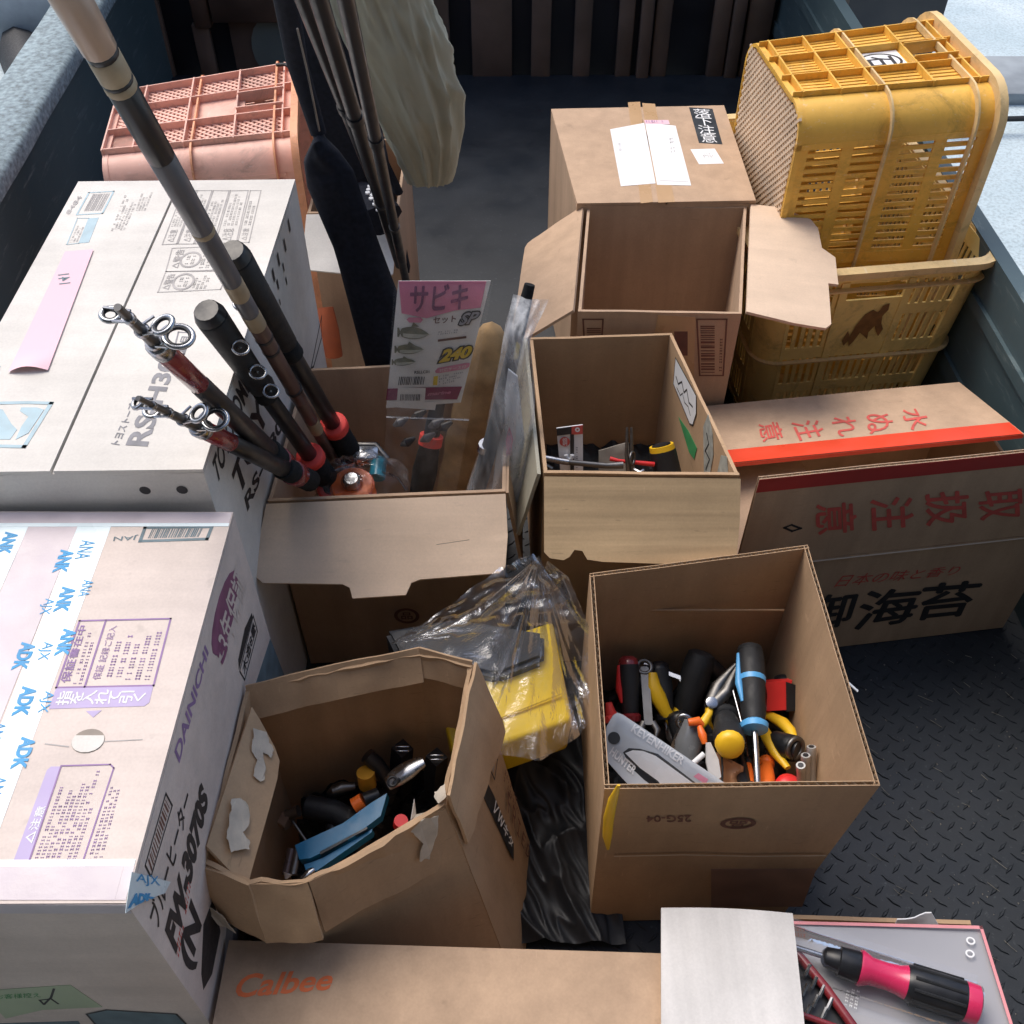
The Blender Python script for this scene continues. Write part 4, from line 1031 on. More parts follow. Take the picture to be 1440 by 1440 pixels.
# printed right inner wall: white label, green wedge and grey leaf prints
rn2 = (BR2-FR2).cross(V(0,0,1)).normalized()
def MR(u, v): return hit(u, v, FR2 - rn2*.0048, rn2)
def MRQ(*p): return [MR(u, v) for u, v in p]
patch('print_label', MRQ((950, 503), (979, 556), (979, 582), (974, 598), (970, 596), (947, 540)), PAPER, mb)
frame_lines('print_frame', MRQ((950, 503), (979, 556), (979, 582), (974, 598), (970, 596), (947, 540)), .0018, INK_BLACK, mb)
frame_lines('brush_writing', MRQ((951, 530), (954, 540), (959, 537), (962, 552), (966, 548), (969, 566), (974, 572)), .0024, INK_BLACK, mb, closed=False, off=.0012)
frame_lines('brush_writing', MRQ((952, 545), (957, 556), (960, 553), (963, 566), (968, 572), (971, 584)), .0016, INK_BLACK, mb, closed=False, off=.0012)
patch('print_wedge', MRQ((954, 586), (968, 606), (980, 630), (976, 646), (969, 636)), INK_GREEN, mb)
patch('print_leaf', MRQ((990, 668), (989, 600), (996, 582), (1002, 610), (1003, 640), (998, 668)), plain('grey_green_print', (.36, .37, .33), .7, var=.25, scale=90), mb)
patch('print_leaf', MRQ((1008, 668), (1014, 640), (1022, 642), (1024, 668)), plain('grey_green_print_pale', (.40, .41, .36), .7, var=.25, scale=90), mb)
frame_lines('brush_writing', MRQ((994, 610), (997, 624), (992, 634), (998, 646), (993, 660)), .0026, INK_BLACK, mb, closed=False, off=.0012)

# --- carton of hand tools with open corrugated edges
z = .31
BL, BR, FR, FL = at(829,806,z), at(1136,766,z), at(1238,1104,z), at(850,1110,z)
hz_ = .225
base = [V(p.x, p.y, .003) for p in (BL, BR, FR, FL)]
base[2].x -= .030; base[3].x += .004
tb2, TWL = open_box('tool_carton', 'open corrugated carton of assorted hand tools, all four flaps standing up', [BL, BR, FR, FL], base, t=.0048, mat=KRAFT_OLD, fluted=True, seed=21, amp=.0014)
for q_ in ([(865,1204),(960,1202),(1060,1204),(1160,1203)],):
    fn3 = (FR-FL).cross(V(0,0,1)).normalized(); pts = [hit(u, v, FL + fn3*.0022, fn3) for u, v in q_]
    frame_lines('crease', pts, .0022, FLUTE, tb2, closed=False, off=.0006)
def TF(u, v): return hit(u, v, FL + fn3*.0003, fn3)
text('25G-04', [TF(972, 1146), TF(909, 1147), TF(909, 1156), TF(972, 1156)], INK_BROWN, tb2, bold=.02)
c = TF(1038, 1158); ring_print(c, V(.017,0,0), V(0,0,.0115), .72, 1.0, INK_BROWN, tb2); text('品', [c+V(.008,0,.006), c+V(-.008,0,.006), c+V(-.008,0,-.006), c+V(.008,0,-.006)], INK_BROWN, tb2, bold=.04, name='mark')
patch('brown_print', [TF(1000, 1275), TF(1128, 1275), TF(1148, 1222), TF(1000, 1222)], plain('faded_brown_print', (.30, .18, .13), .75, var=.2, scale=30), tb2, off=.0007)
# inner crease shadows where the flaps begin: small folds on the inside
MB().box(((BL.x+BR.x)/2, min(BL.y, BR.y)+.008, .235), (abs(BR.x-BL.x)*.86, .002, .0022)).build('flap_fold', KRAFT_OLD, tb2)

# --- seaweed carton on the right with lifted lid
Ab = at(1170,912,0); Bb = at(1440,880,0); d = (Bb-Ab).normalized(); pn = V(-d.y, d.x, 0)
p0 = Ab - d*.168; L_ = .413; D_ = .290; hz2 = .200
FL3, FR3 = p0, p0 + d*L_; BL3, BR3 = FL3 + pn*D_, FR3 + pn*D_
rim = [V(p.x, p.y, hz2) for p in (BL3, BR3, FR3, FL3)]; base = [V(p.x, p.y, .002) for p in (BL3, BR3, FR3, FL3)]
nb, _ = open_box('printed_carton', 'long carton with red edged lid and red and black Japanese lettering at right', rim, base, t=.0045, mat=KRAFT_TAN, seed=31)
zt = hz2+.001
# front flap standing up, fluted top edge, red band
F0, F1 = V(FL3.x, FL3.y, zt), V(FR3.x, FR3.y, zt); up = V(0, -.004, .155)
q = [F0, F1, F1+up, F0+up]
fo = wall(nb, q, .0045, KRAFT_TAN, 'flap', fluted=True, seed=33, amp=.0012, nu=14)
pn2 = (q[1]-q[0]).cross(q[3]-q[0]).normalized()
def NF(u, v): return hit(u, v, F0+pn2*.0003, pn2)
patch('red_band', [bil(q, 0, .86)+pn2*.0003, bil(q, 1, .86)+pn2*.0003, bil(q, 1, .995)+pn2*.0003, bil(q, 0, .995)+pn2*.0003], TAPE_DKRED, nb, off=.0004)
ty = [(1436, 1376, 690, 730), (1361, 1301, 692, 738), (1283, 1224, 700, 744), (1203, 1147, 708, 750)]
for ch, (u1, u0, v0, v1) in zip('取扱注意', ty):
    s_ = (u1-u0)*.0
    text(ch, [NF(u0, v0+2), NF(u0, v1+2), NF(u1, v1-4), NF(u1, v0-4)], INK_RED, nb, bold=.02, off=.0012) if False else text(ch, [NF(u0, v0+2), NF(u0+2, v1+2), NF(u1+2, v1-3), NF(u1, v0-3)], INK_RED, nb, bold=.025, off=.0012)
frame_lines('torn_slit', [NF(1103, 742), NF(1113, 738), NF(1126, 743), NF(1114, 747)], .003, INK_BLACK, nb)
# front face lettering
pf = V(0,0,0)
def NW(u, v): return hit(u, v, FL3 - pn*.0002, pn)
text('日本の味と香り', [NW(1172, 826), NW(1346, 808), NW(1353, 795), NW(1181, 809)], INK_RED, nb, bold=.0, shear=.2)
text('御', [NW(1128, 888), NW(1198, 878), NW(1207, 832), NW(1134, 840)], INK_BLACK, nb, bold=.05, shear=.1)
text('海', [NW(1202, 886), NW(1286, 872), NW(1296, 826), NW(1212, 832)], INK_BLACK, nb, bold=.05, shear=.1)
text('苔', [NW(1290, 872), NW(1366, 864), NW(1382, 816), NW(1300, 822)], INK_BLACK, nb, bold=.05, shear=.1)
frame_lines('crease', [V(FL3.x,FL3.y,hz2-.002)-pn*.0015, V(FR3.x,FR3.y,hz2-.002)-pn*.0015], .0022, FLUTE, nb, closed=False)
# lid: back flap leaning over the opening
K0, K1 = V(BL3.x, BL3.y, zt), V(BR3.x, BR3.y, zt)
dv = -pn*.160 + V(0,0,.045)
lid = flap(nb, K1, K0, dv, outline=[(0,0),(1,0),(1.02,1),(-.005,1)], mat=KRAFT_TAN, bend=0, amp=.0003, streak_seed=9, label='lifted lid flap with red taped edge')
ln_ = (K1-K0).cross(dv).normalized()
if ln_.z < 0: ln_ = -ln_
def NL(u, v): return hit(u, v, K0 + ln_*.0004, ln_)
e0, e1 = K0+dv, K1+dv; f0, f1 = K0+dv*.80, K1+dv*.80
patch('red_tape', [e0+ln_*.0008, e1+ln_*.0008, f1+ln_*.0008, f0+ln_*.0008], TAPE_RED, nb, off=.0006)
patch('red_tape', [e0+ln_*.0008-pn*.0015, e1+ln_*.0008-pn*.0015, e1-ln_*.0045-pn*.0015, e0-ln_*.0045-pn*.0015], TAPE_RED, nb, off=.0002)
for ch, (u0, v0, u1, v1, u2, v2, u3, v3) in zip('水ぬれ注意', [(1266, 577, 1278, 606, 1312, 600, 1295, 573), (1217, 584, 1222, 611, 1258, 604, 1252, 580), (1167, 588, 1180, 615, 1210, 607, 1200, 585), (1112, 594, 1124, 620, 1162, 612, 1150, 590), (1066, 597, 1072, 622, 1104, 616, 1095, 592)]):
    text(ch, [NL(u0, v0), NL(u1, v1), NL(u2, v2), NL(u3, v3)], INK_RED, nb, bold=.02, off=.0012)
flap(nb, V(BL3.x+.002,BL3.y-.02,zt), V(FL3.x+.002,FL3.y+.02,zt), V(.13, 0, .012), mat=KRAFT_TAN)

# --- torn carton, bottom centre left
z = .31
P_ = [(346, 968, .31), (470, 938, .315), (590, 915, .32), (664, 934, .31), (655, 1010, .305), (625, 1132, .295), (540, 1190, .30), (432, 1240, .305), (350, 1244, .305), (284, 1214, .30), (288, 1188, .31)]
rimp = [at(u, v, zz) for u, v, zz in P_]
cc = sum(rimp, Vector())/len(rimp)
tc = thing('torn_carton', 'battered torn carton with folded tape scarred flap, holding black and blue small parts', 'cardboard box', (cc.x, cc.y, .003))
basep = []
for p in rimp: q_ = cc + (p-cc)*.93; basep.append(V(q_.x, q_.y, .004))
# the outer lower right corner is a proper box corner
def crumple(sd, amp=.006):
    def fn(a, b, p, n):
        e = min(1, 6*min(a, 1-a)+.15)
        return n*amp*e*(abs(n3(p, 22, sd))*1.4 - .3 + .5*n3(p, 55, sd+1)) + V(0,0,1)*(b > .99)*.004*n3(p, 40, sd)
    return fn
k = len(rimp)
wallgrp = [(0,1,2), (2,3), (3,4,5), (5,6,7), (7,8,9), (9,10,0)]
for gi, idx in enumerate(wallgrp):
    m = MB(); 
    for a, b in zip(idx[:-1], idx[1:]):
        # seen from outside, a->b must run counter clockwise: points go clockwise here, so swap
        q_ = [basep[b], basep[a], rimp[a], rimp[b]]
        m.panel(q_, .004, 10, 12, crumple(gi*0+2, .004))
    m.build('side_panel', KRAFT_OLD, tc, smooth=1.0)
MB().add([p for p in basep], [tuple(range(k))[::-1]]).build('bottom_panel', KRAFT_OLD, tc, smooth=0)
# folded collar along the back
def band(name, pts_top, drop, inward, th=.003, sd=0, mat=KRAFT_OLD, amp=.003):
    m = MB()
    for (a, b) in zip(pts_top[:-1], pts_top[1:]):
        d_ = (b-a); n_ = V(-d_.y, d_.x, 0).normalized()
        if n_.dot(cc-a) < 0: n_ = -n_
        a2, b2 = a + n_*inward - V(0,0,drop), b + n_*inward - V(0,0,drop)
        q_ = [a2, b2, b, a]
        m.panel(q_, th, 8, 5, lambda s_, r_, p, n: n*amp*n3(p, 38, sd))
    return m.build(name, mat, tc, smooth=1.0)
up_ = V(0,0,.004)
band('folded_flap', [rimp[i]+up_ for i in (0,1,2)], .030, .020, sd=4); band('folded_flap', [rimp[i]+up_ for i in (2,3)], .028, .014, sd=5)
# left flap folded inwards, with tape scars
a0, a1 = at(352, 992, .312), at(288, 1188, .316); fi = at(404, 1050, .285) ; fi2 = at(354, 1217, .285)
w_in = ((fi-a0) + (fi2-a1))*.5
flap(tc, a0, a1, w_in, outline=[(0,0),(1,0),(1.06,.96),(1.02,1.02),(.32,1.0),(.20,.94),(.14,.75),(.04,.25)], mat=KRAFT, bend=.0, t=.0035, amp=.001, streak_seed=12)
nfl = (a1-a0).cross(w_in).normalized(); nfl = nfl if nfl.z > 0 else -nfl
def LFp(u, v): return hit(u, v, a0 + nfl*.002, nfl)
SCAR = plain('torn_white_paper_scar', (.54, .47, .38), .8, var=.15, scale=60, bmp=.4)
patch('tape_scar', jag([LFp(u, v) for u, v in ((357, 1020), (375, 1026), (384, 1050), (380, 1062), (371, 1054), (372, 1072), (374, 1090), (366, 1094), (356, 1086), (362, 1064), (354, 1050))]), SCAR, tc, off=.003)
patch('tape_scar', jag([LFp(u, v) for u, v in ((326, 1126), (338, 1122), (348, 1134), (350, 1160), (340, 1172), (352, 1186), (348, 1196), (324, 1200), (318, 1180), (322, 1150))]), SCAR, tc, off=.003)
# front lip folded out, broad tan band, torn left end
l0, l1, l2, l3 = rimp[9]+V(-.004,-.002,0), rimp[8], rimp[7]+V(0,-.001,0), rimp[6]
def lip(a, b, da, db, seed): 
    q_ = [a+da, b+db, b, a]; return MB().panel(q_, .004, 12, 6, lambda s_, r_, p, n: n*.003*n3(p, 35, seed) + V(0,0,-.004)*(r_ < .01)*abs(n3(p, 60, 3)))
dn = V(.010, -.030, -.052)
lip(l0, l1, dn+V(.004,.006,0), dn, 5).build('lip_flap', KRAFT, tc, smooth=1.0); lip(l1, l2, dn, dn+V(0,.002,0), 6).build('lip_flap', KRAFT, tc, smooth=1.0)
patch('torn_edge', jag([l0+dn+V(.006,.004,-.002), l0+dn*.6+V(-.003,.004,0), l0+dn*.7+V(.016,-.004,0), l0+dn+V(.022,-.003,-.002)]), SCAR, tc, off=.005)
dn2 = V(.004, -.012, -.075)
lip(l2+V(.002,0,0), rimp[5]+V(0,-.001,-.002), dn2, dn2+V(.010,0,0), 7).build('lip_flap', KRAFT_OLD, tc, smooth=1.0)
patch('tape_scar', jag([hit(u, v, l2+dn2*.5+V(0,-.006,0), (rimp[5]-l2).cross(dn2).normalized()) for u, v in ((578, 1170), (600, 1150), (618, 1148), (616, 1176), (604, 1208), (590, 1212), (596, 1186))]), SCAR, tc, off=.004)
# right hand outer wall with its own folded strip and prints
e3, e5 = rimp[3], rimp[5]
rw = [V(.0,.468,.10)]*0
nr = (e3-e5).cross(V(0,0,1)).normalized(); nr = (nr + V(0,0,.30)).normalized()
o5 = e5 + V(.002,0,0); o3 = e3 + V(.001,0,0); dr = V(.048, -.012, -.20)
q3 = V(.030, .502, .004); q6 = o5 + (q3-o3)*.97
MB().panel((V(-.185, .338, .004), q6 + V(-.001,-.001,0), o5 + V(-.001,-.001,-.004), l2 + V(0,0,-.006)), .004, 10, 12, lambda s_, r_, p, n: n*.003*n3(p, 24, 8)).build('outer_panel', KRAFT_OLD, tc, smooth=1.0)
MB().panel((q6, q3, o3, o5), .004, 10, 12, lambda s_, r_, p, n: -n*.0022*abs(n3(p, 26, 9))).build('outer_panel', KRAFT_OLD, tc, smooth=1.0)
dr = q3-o3
nr = (o3-o5).cross(-dr).normalized(); nr = nr if nr.x > 0 else -nr
def RW(u, v): return hit(u, v, o5+nr*.0004, nr)
def RWQ(*p): return [RW(u, v) for u, v in p]
frame_lines('print_frame', RWQ((676, 1058), (693, 1096), (697, 1068), (683, 1034)), .002, INK_BLACK, tc, off=.002); barcode(RWQ((679, 1056), (692, 1088), (694, 1068), (684, 1040)), INK_PALE, tc, 14, 14, off=.002)
patch('print_block', RWQ((673, 1106), (714, 1194), (722, 1210), (722, 1186), (694, 1118), (684, 1098), (677, 1086)), STICK_BLACK, tc, off=.0018)
text('ＶＷキタ', RWQ((688, 1138), (716, 1194), (718, 1182), (694, 1124)), PAPER, tc, bold=.03, off=.003)
text('ＦＲＩＥＤ', RWQ((712, 1142), (740, 1208), (744, 1196), (712, 1112)), INK_BROWN, tc, bold=.04, off=.002)
smallprint(RWQ((706, 1100), (728, 1150), (730, 1134), (708, 1080)), 2, INK_BROWN, tc, 70, off=.002, dens=9)
ov = MB().panel((o5+dr*.12+V(.010,-.002,-.020), o3+dr*.30+V(.012,0,0), o3+V(.004,0,.003), o5+V(.003,0,.018)), .003, 8, 6, lambda s_, r_, p, n: n*.003*n3(p, 40, 11)); ov.build('folded_flap', KRAFT_PALE if False else KRAFT, tc, smooth=1.0)
patch('torn_edge', jag([e5+V(-.006,.0,.004), e5+V(.002,.006,.006), e5+V(.0,.018,.008), e5+V(-.010,.010,.006)]), SCAR, tc, off=.002)

# --- snack carton at the bottom edge with orange brand word
z = .20
BLc, BRc = at(318,1318,z), at(953,1312,z)
BLc = at(322,1322,z); BRc = V(.146, BLc.y-.012, z); FLc2 = V(BLc.x-.003, .09, z); FRc2 = V(BRc.x, .09, z)
cb, _ = closed_box('snack_carton', 'tan snack carton with orange brand lettering at the bottom edge of the photo', BLc, BRc, FRc2, FLc2, .003, mat=KRAFT_TAN, seam_at=.985)
text('Calbee', [at(330,1404,z+.0001), at(466,1392,z+.0001), at(470,1362,z+.0001), at(336,1370,z+.0001)], INK_ORANGE, cb, bold=.022, shear=.25, off=.0012)
sp = thing('grey_board', 'grey rigid board edge wedged between the taped heater carton and snack carton', 'board', (-.285, .30, .10))
MB().panel((at(300,1450,.16), at(300,1450,.16)+V(.003,.0,.0)+V(.006,0,0), at(322,1306,.20)+V(.004,0,0), at(314,1302,.20)), .02, 1, 8).build('board', plain('grey_plastic_board', (.30, .29, .31), .5), sp)

# ============================================================ BOTTOM RIGHT
z = .150
b0, b1, b2, b3 = at(1100,1290,z), at(1262,1300,z), V(.455,.20,z), V(.18,.20,z)
b1 = V(.445, b1.y+.004, z); b0 = V(.185, at(1100,1288,z).y+.004, z)
bb, _ = open_box('shallow_carton', 'shallow open carton under the blister pack in the bottom right corner', [b0, b1, V(.462,.12,z), V(.18,.12,z)], [V(b0.x,b0.y,.003), V(b1.x,b1.y,.003), V(.462,.12,.003), V(.18,.12,.003)], mat=KRAFT_OLD, seed=41)
# white coated lid sheet
wl = thing('white_board_lid', 'plain white coated cardboard sheet lying between snack carton and blister pack', 'cardboard sheet', (.19, .30, .21))
q = [at(930,1460,.212), at(1133,1460,.212), at(1115,1284,.212), at(930,1276,.212)]
MB().panel(q, .003, 10, 8, lambda a, b, p, n: n*.0035*n3(p, 9, 4)+ V(0,0,.006)*b*b*math.sin(PI*a)).build('sheet', WHITE_BD, wl)
# blister card with bit driver
bp_ = thing('driver_blister_pack', 'grey blister pack with black and red ratchet bit driver and bit case', 'blister pack', (.35, .30, .17))
z = .172
q = [at(1098,1500,z), at(1438,1500,z), at(1378,1306,z), at(1098,1299,z)]
fnw = lambda a, b, p, n: n*(.002*n3(p, 12, 2))
MB().panel(q, .0012, 14, 10, fnw).build('card', CARD_GREY, bp_)
for e in ((0, 1), (1, 2), (2, 3)):
    pass
frame_lines('card_edge', [p+V(0,0,.0015) for p in (q[1], q[2], q[3])], .003, CARD_PINKRED, bp_, closed=False, off=.002)
zc = z + .018
def B(u, v, h=0): return at(u, v, zc+h)
dr_a, dr_b = B(1118, 1332), B(1376, 1414)
ax = (dr_b-dr_a).normalized(); L_d = (dr_b-dr_a).length
Md = frame(dr_a, ax, V(-ax.y, ax.x, 0), (0,0,1)); 
def seg_l(prof, name, mat, n=18): return MB().lathe(prof, n, Md).build(name, mat, bp_)
k_ = L_d
seg_l([(0, .0028), (k_*.17, .0028)], 'shaft', CHROME, 8)
seg_l([(k_*.15, .005), (k_*.17, .009), (k_*.24, .0105), (k_*.25, .013)], 'chuck', BLACK_PL)
seg_l([(k_*.245, .0132), (k_*.345, .0142), (k_*.355, .0138)], 'ratchet_ring', BLACK_PL)
seg_l([(k_*.355, .0155), (k_*.37, .0158), (k_*.42, .0122), (k_*.50, .0118), (k_*.57, .0128), (k_*.61, .0148)], 'collar', MAGENTA_PL)
seg_l([(k_*.61, .0150), (k_*.63, .0165), (k_*.80, .0172), (k_*.92, .0170)], 'grip', BLACK_PL)
m = MB()
for i in range(10):
    a = 2*PI*i/10; o_ = Md @ V(k_*.64, -math.sin(a)*.0166, math.cos(a)*.0166); o2 = Md @ V(k_*.91, -math.sin(a)*.0171, math.cos(a)*.0171); m.tube([o_, o2], .0016, 6)
m.build('grip_ribs', BLACK_RUB, bp_, kind='stuff')
seg_l([(k_*.92, .0168), (k_*.935, .0172), (k_*.99, .0168), (k_, .0145)], 'end_cap', MAGENTA_PL)
# bit case with dark red frame
ba, bb2, bc, bd2 = B(1100, 1352, -.010), B(1124, 1340, -.010), B(1212, 1452, -.010), B(1100, 1470, -.010)
MB().panel((bd2, bc, bb2, ba), .006, 1, 1).build('bit_case', BLACK_PL, bp_)
MB().tube([B(1112, 1330, -.006), B(1160, 1388, -.004), B(1206, 1452, -.004)], .0045, 8).build('case_frame', DKRED_PL, bp_)
MB().tube([B(1108, 1420, -.004), B(1180, 1446, -.004)], .003, 8).build('case_frame', DKRED_PL, bp_)
for i, (u, v) in enumerate([(1132, 1372), (1141, 1390), (1128, 1400), (1152, 1402), (1143, 1416), (1163, 1420), (1132, 1430), (1155, 1434)]):
    c = B(u, v, -.004); MB().tube([c, c+V(.006,.009,.003)], .0018, 6).build('driver_bit', CHROME, bp_)
# clear shell over the driver
def shell(a, b):
    s_ = a*2-1; x = -.008 + (k_+.012)*b; r_ = .019 + .0022*math.sin(b*17)
    y = s_*.034; h = .021*math.sqrt(max(0, 1-min(1, abs(s_)*1.35)**2)) if abs(s_) < .74 else 0
    return Md @ V(x, y, h-.018 + (.0015 if abs(s_) >= .74 else .0022)) + V(0,0,.0006*n3((a*6, b*9, 0), 1))
MB().sheet(shell, 24, 30).build('clear_shell', BLISTER, bp_, smooth=2)
for i, ch in enumerate(('◎', '▢')):
    c = at(1365-i*1, 1323+i*18, z+.0035)
    ring_print(c, V(.0042,0,0), V(0,.0036,0), .62, 1, PAPER, bp_)
smallprint([at(1206, 1420, z+.004), at(1212, 1384, z+.004), at(1192, 1376, z+.004), at(1186, 1412, z+.004)], 3, PAPER, bp_, 80, dens=8)
smallprint([at(1118, 1318, z+.004), at(1134, 1320, z+.004), at(1134, 1304, z+.004), at(1116, 1303, z+.004)], 2, INK_RED, bp_, 81, dens=4)
tg = thing('white_tag', 'crumpled white tag sticking up behind the blister pack', 'tag', tuple(at(1290, 1300, .16)))
MB().panel((at(1256,1305,.150), at(1322,1305,.152), at(1310,1284,.166), at(1262,1294,.164)), .0012, 6, 4, lambda a, b, p, n: n*.003*n3(p, 70, 2)).build('tag', PAPER, tg)

# ============================================================ RODS AND THE REST OF THE ROD CARTON
def band_rod(name, label, pts, parts, cat='fishing rod', group='fishing rods standing in the rod carton'):
    """parts: (name, f0, f1, radius0, radius1, material) along the straight line from pts[0] (butt in the box) to pts[1]"""
    a, b = pts; o = placed(name, label, cat, a, b, group=group); L = (b-a).length
    for p in parts:
        nm, f0, f1, r0, r1, mt = p[:6]
        MB().lathe([(L*f0, r0*.96), (L*f0+.001, r0), (L*(f0*.5+f1*.5), (r0+r1)/2), (L*f1-.001, r1), (L*f1, r1*.96)], 16).build(nm, mt, o)
    return o, L
G = 'fishing rods standing in the rod carton'
# brown rod: butt section up, tan grip at the top
a, b = at(486, 676, .20), aty(78, -40, .62)
o, L = band_rod('fishing_rod', 'long thick brown and grey fishing rod with tan butt crossing the upper left', (a, b), [
    ('rod_section', 0, .20, .0066, .0070, ROD_BROWN), ('gold_winding', .2001, .235, .0078, .0078, GOLD), ('rod_section', .2351, .30, .0076, .0074, ROD_BROWN),
    ('rod_section', .3001, .50, .0078, .0084, ROD_BROWN), ('gold_winding', .5001, .53, .0089, .0089, GOLD), ('rod_section', .5301, .565, .0087, .0087, ROD_GREY),
    ('gold_winding', .5651, .595, .0090, .0090, GOLD), ('rod_section', .5951, .685, .0089, .0092, ROD_GREY), ('gold_winding', .6851, .692, .0096, .0096, GOLD),
    ('rod_section', .6921, .80, .0095, .0100, ROD_GREY), ('rod_section', .8001, .885, .0101, .0104, ROD_BLACK), ('gold_winding', .8851, .893, .0108, .0108, GOLD), ('rod_section', .8931, .897, .0107, .0107, ROD_BLACK),
    ('gold_winding', .8971, .921, .0108, .0108, GOLD), ('rod_section', .9211, .927, .0107, .0107, ROD_BLACK), ('butt_grip', .9271, 1.0, .0112, .0125, ROD_TAN)])
for f in (.33, .44, .47):
    MB().lathe([(L*f, .0088), (L*f+.004, .0090), (L*f+.0041, .0088)], 14).build('ring_winding', ROD_BLACK, o)
# reel seat on its side
a2 = a.lerp(b, .33); MB().tube([V(L*.30, 0, .011), V(L*.45, 0, .0115)], .0016, 6).build('hook_wire', STEEL, o)
# two rods with thick foam handles
def foam_rod(label, butt, mid, top, gs):
    a = at(*butt); b = at(*top); o = placed('fishing_rod', label, 'fishing rod', a, b, group=G); L = (b-a).length
    def sec(nm, f0, f1, r0, r1, mt, n=16): MB().lathe([(L*f0, r0*.9), (L*f0+.0015, r0), (L*f1-.0015, r1), (L*f1, r1*.9)], n).build(nm, mt, o)
    sec('foam_grip', 0, .17, .0150, .0145, FOAM); sec('red_ring', .1701, .205, .0165, .0165, CORAL)
    sec('blank', .2051, .60, .0095, .0092, ROD_BLACK); sec('tape_wrap', .575, .625, .0125, .0115, FOAM)
    sec('hood', .6251, .97, .0120, .0150, BLACK_RUB); sec('hood_cap', .9701, 1.0, .0150, .0125, BLACK_PL)
    sec('red_ring', -.03, -.001, .0155, .0155, DKRED_PL)
    # folded guides beside the hood
    for f, sgn in gs:
        c = V(L*f, .020*sgn, -.006); MB().torus(c, (1, .4, .2), .0075, .0013, 14, 6).build('line_guide', CHROME, o)
        MB().tube([V(L*f-.010, .010*sgn, -.003), c], .0011, 6).build('guide_foot', CHROME, o)
    return o
foam_rod('foam handled black rod with coral ring, right of the thick brown rod', (494, 640, .26), None, (325, 352, .64), ((.80, -1),))
foam_rod('foam handled black rod with coral ring, left of the thick brown rod', (462, 678, .26), None, (290, 436, .60), ((.66, 1), (.76, 1), (.88, 1)))
# two telescopic rods with chrome guides
def tele(label, butt, top, red, guides, grip_ring):
    a = at(*butt); b = at(*top); o = placed('fishing_rod', label, 'fishing rod', a, b, group=G, up=(0,-.3,1)); L = (b-a).length
    def sec(nm, f0, f1, r0, r1, mt, n=16): MB().lathe([(L*f0, r0*.92), (L*f0+.001, r0), (L*f1-.001, r1), (L*f1, r1*.92)], n).build(nm, mt, o)
    sec('grip', 0, .22, .0125, .0125, FOAM); sec('red_ring', .10, .15, .0138, .0138, DKRED_PL)
    sec('blank', .2201, red[0], .0100, .0088, ROD_BLACK); sec('red_section', red[0]+.0002, red[1], .0086, .0084, DKRED_PL)
    sec('metal_collar', red[1]+.0002, red[1]+.035, .0092, .0090, CHROME)
    f = red[1]+.035; n = guides; st = (1-f)/n
    for k in range(n):
        r_ = .0070 - k*.0012
        sec('tip_section', f+k*st+.0002, f+(k+1)*st, max(.0018, r_*.7), max(.0018, r_*.65), STEEL); sec('collar', f+k*st+.0003, f+k*st+.012, r_, r_, CHROME)
        rr = .0150*(.76**k)
        c = V(L*(f+k*st)+.004, (rr*.8+.006)*(1 if k < 2 else -1), .003)
        MB().torus(c, (1, .25*(-1)**k, .35), rr*.70, .0019, 20, 8).build('line_guide', CHROME, o)
        MB().torus(c, (1, .25*(-1)**k, .35), rr*.56, .0015, 18, 6).build('guide_insert', BLACK_PL, o)
        for e in (-1, 1): MB().tube([V(L*(f+k*st)+.006, .002, e*.004), c + V(.002, -rr*.5, e*rr*.55)], .0013, 6).build('guide_leg', CHROME, o)
    return o
tele('telescopic rod with chrome guides, upper and longer of two leaning over the pale carton', (415, 668, .35), (165, 432, .74), (.66, .82), 3, .1)
tele('telescopic rod with chrome guides, lower and shorter of two leaning over the pale carton', (436, 676, .335), (194, 560, .64), (.56, .70), 4, .1)
# black rod bag and thin rods
rbg = thing('rod_bag', 'wide flat black nylon rod bag standing behind the marked clear packet', 'bag', tuple(at(560, 600, .1)))
LB = [at(552, 640, .14), at(515, 520, .29), at(470, 350, .46), at(432, 262, .545), at(427, 225, .575), at(440, 196, .60), at(447, 186, .605)]
RB = [at(640, 640, .14), at(600, 520, .29), at(536, 350, .46), at(497, 240, .56), at(476, 212, .585), at(458, 196, .60), at(451, 186, .605)]
n_ = 24
def bag(a, b):
    t = b*(len(LB)-1); i = min(int(t), len(LB)-2); f = t-i
    l = LB[i].lerp(LB[i+1], f); r = RB[i].lerp(RB[i+1], f); th = 2*PI*a; w_ = (r-l)*.5; c = (l+r)*.5
    d_ = V(0, -.016, .003)*min(1, (1-b)*6+.2)
    p = c + w_*math.cos(th) - d_*math.sin(th)*-1*(1+.35*n3((math.cos(th)*1.5, b*6, 0), 1.3))
    return p
MB().sheet(bag, 28, 50).build('bag_body', BLACK_FAB, rbg, smooth=2)
MB().tube([at(448, 188, .604), at(418, 90, .68), at(397, -30, .78)], [.009, .0115, .013], 12, asp=.7).build('bag_neck', BLACK_FAB, rbg)
MB().tube([at(449, 184, .615), at(432, 100, .69), at(418, 40, .74)], .0012, 5).build('zip_line', STEEL, rbg)
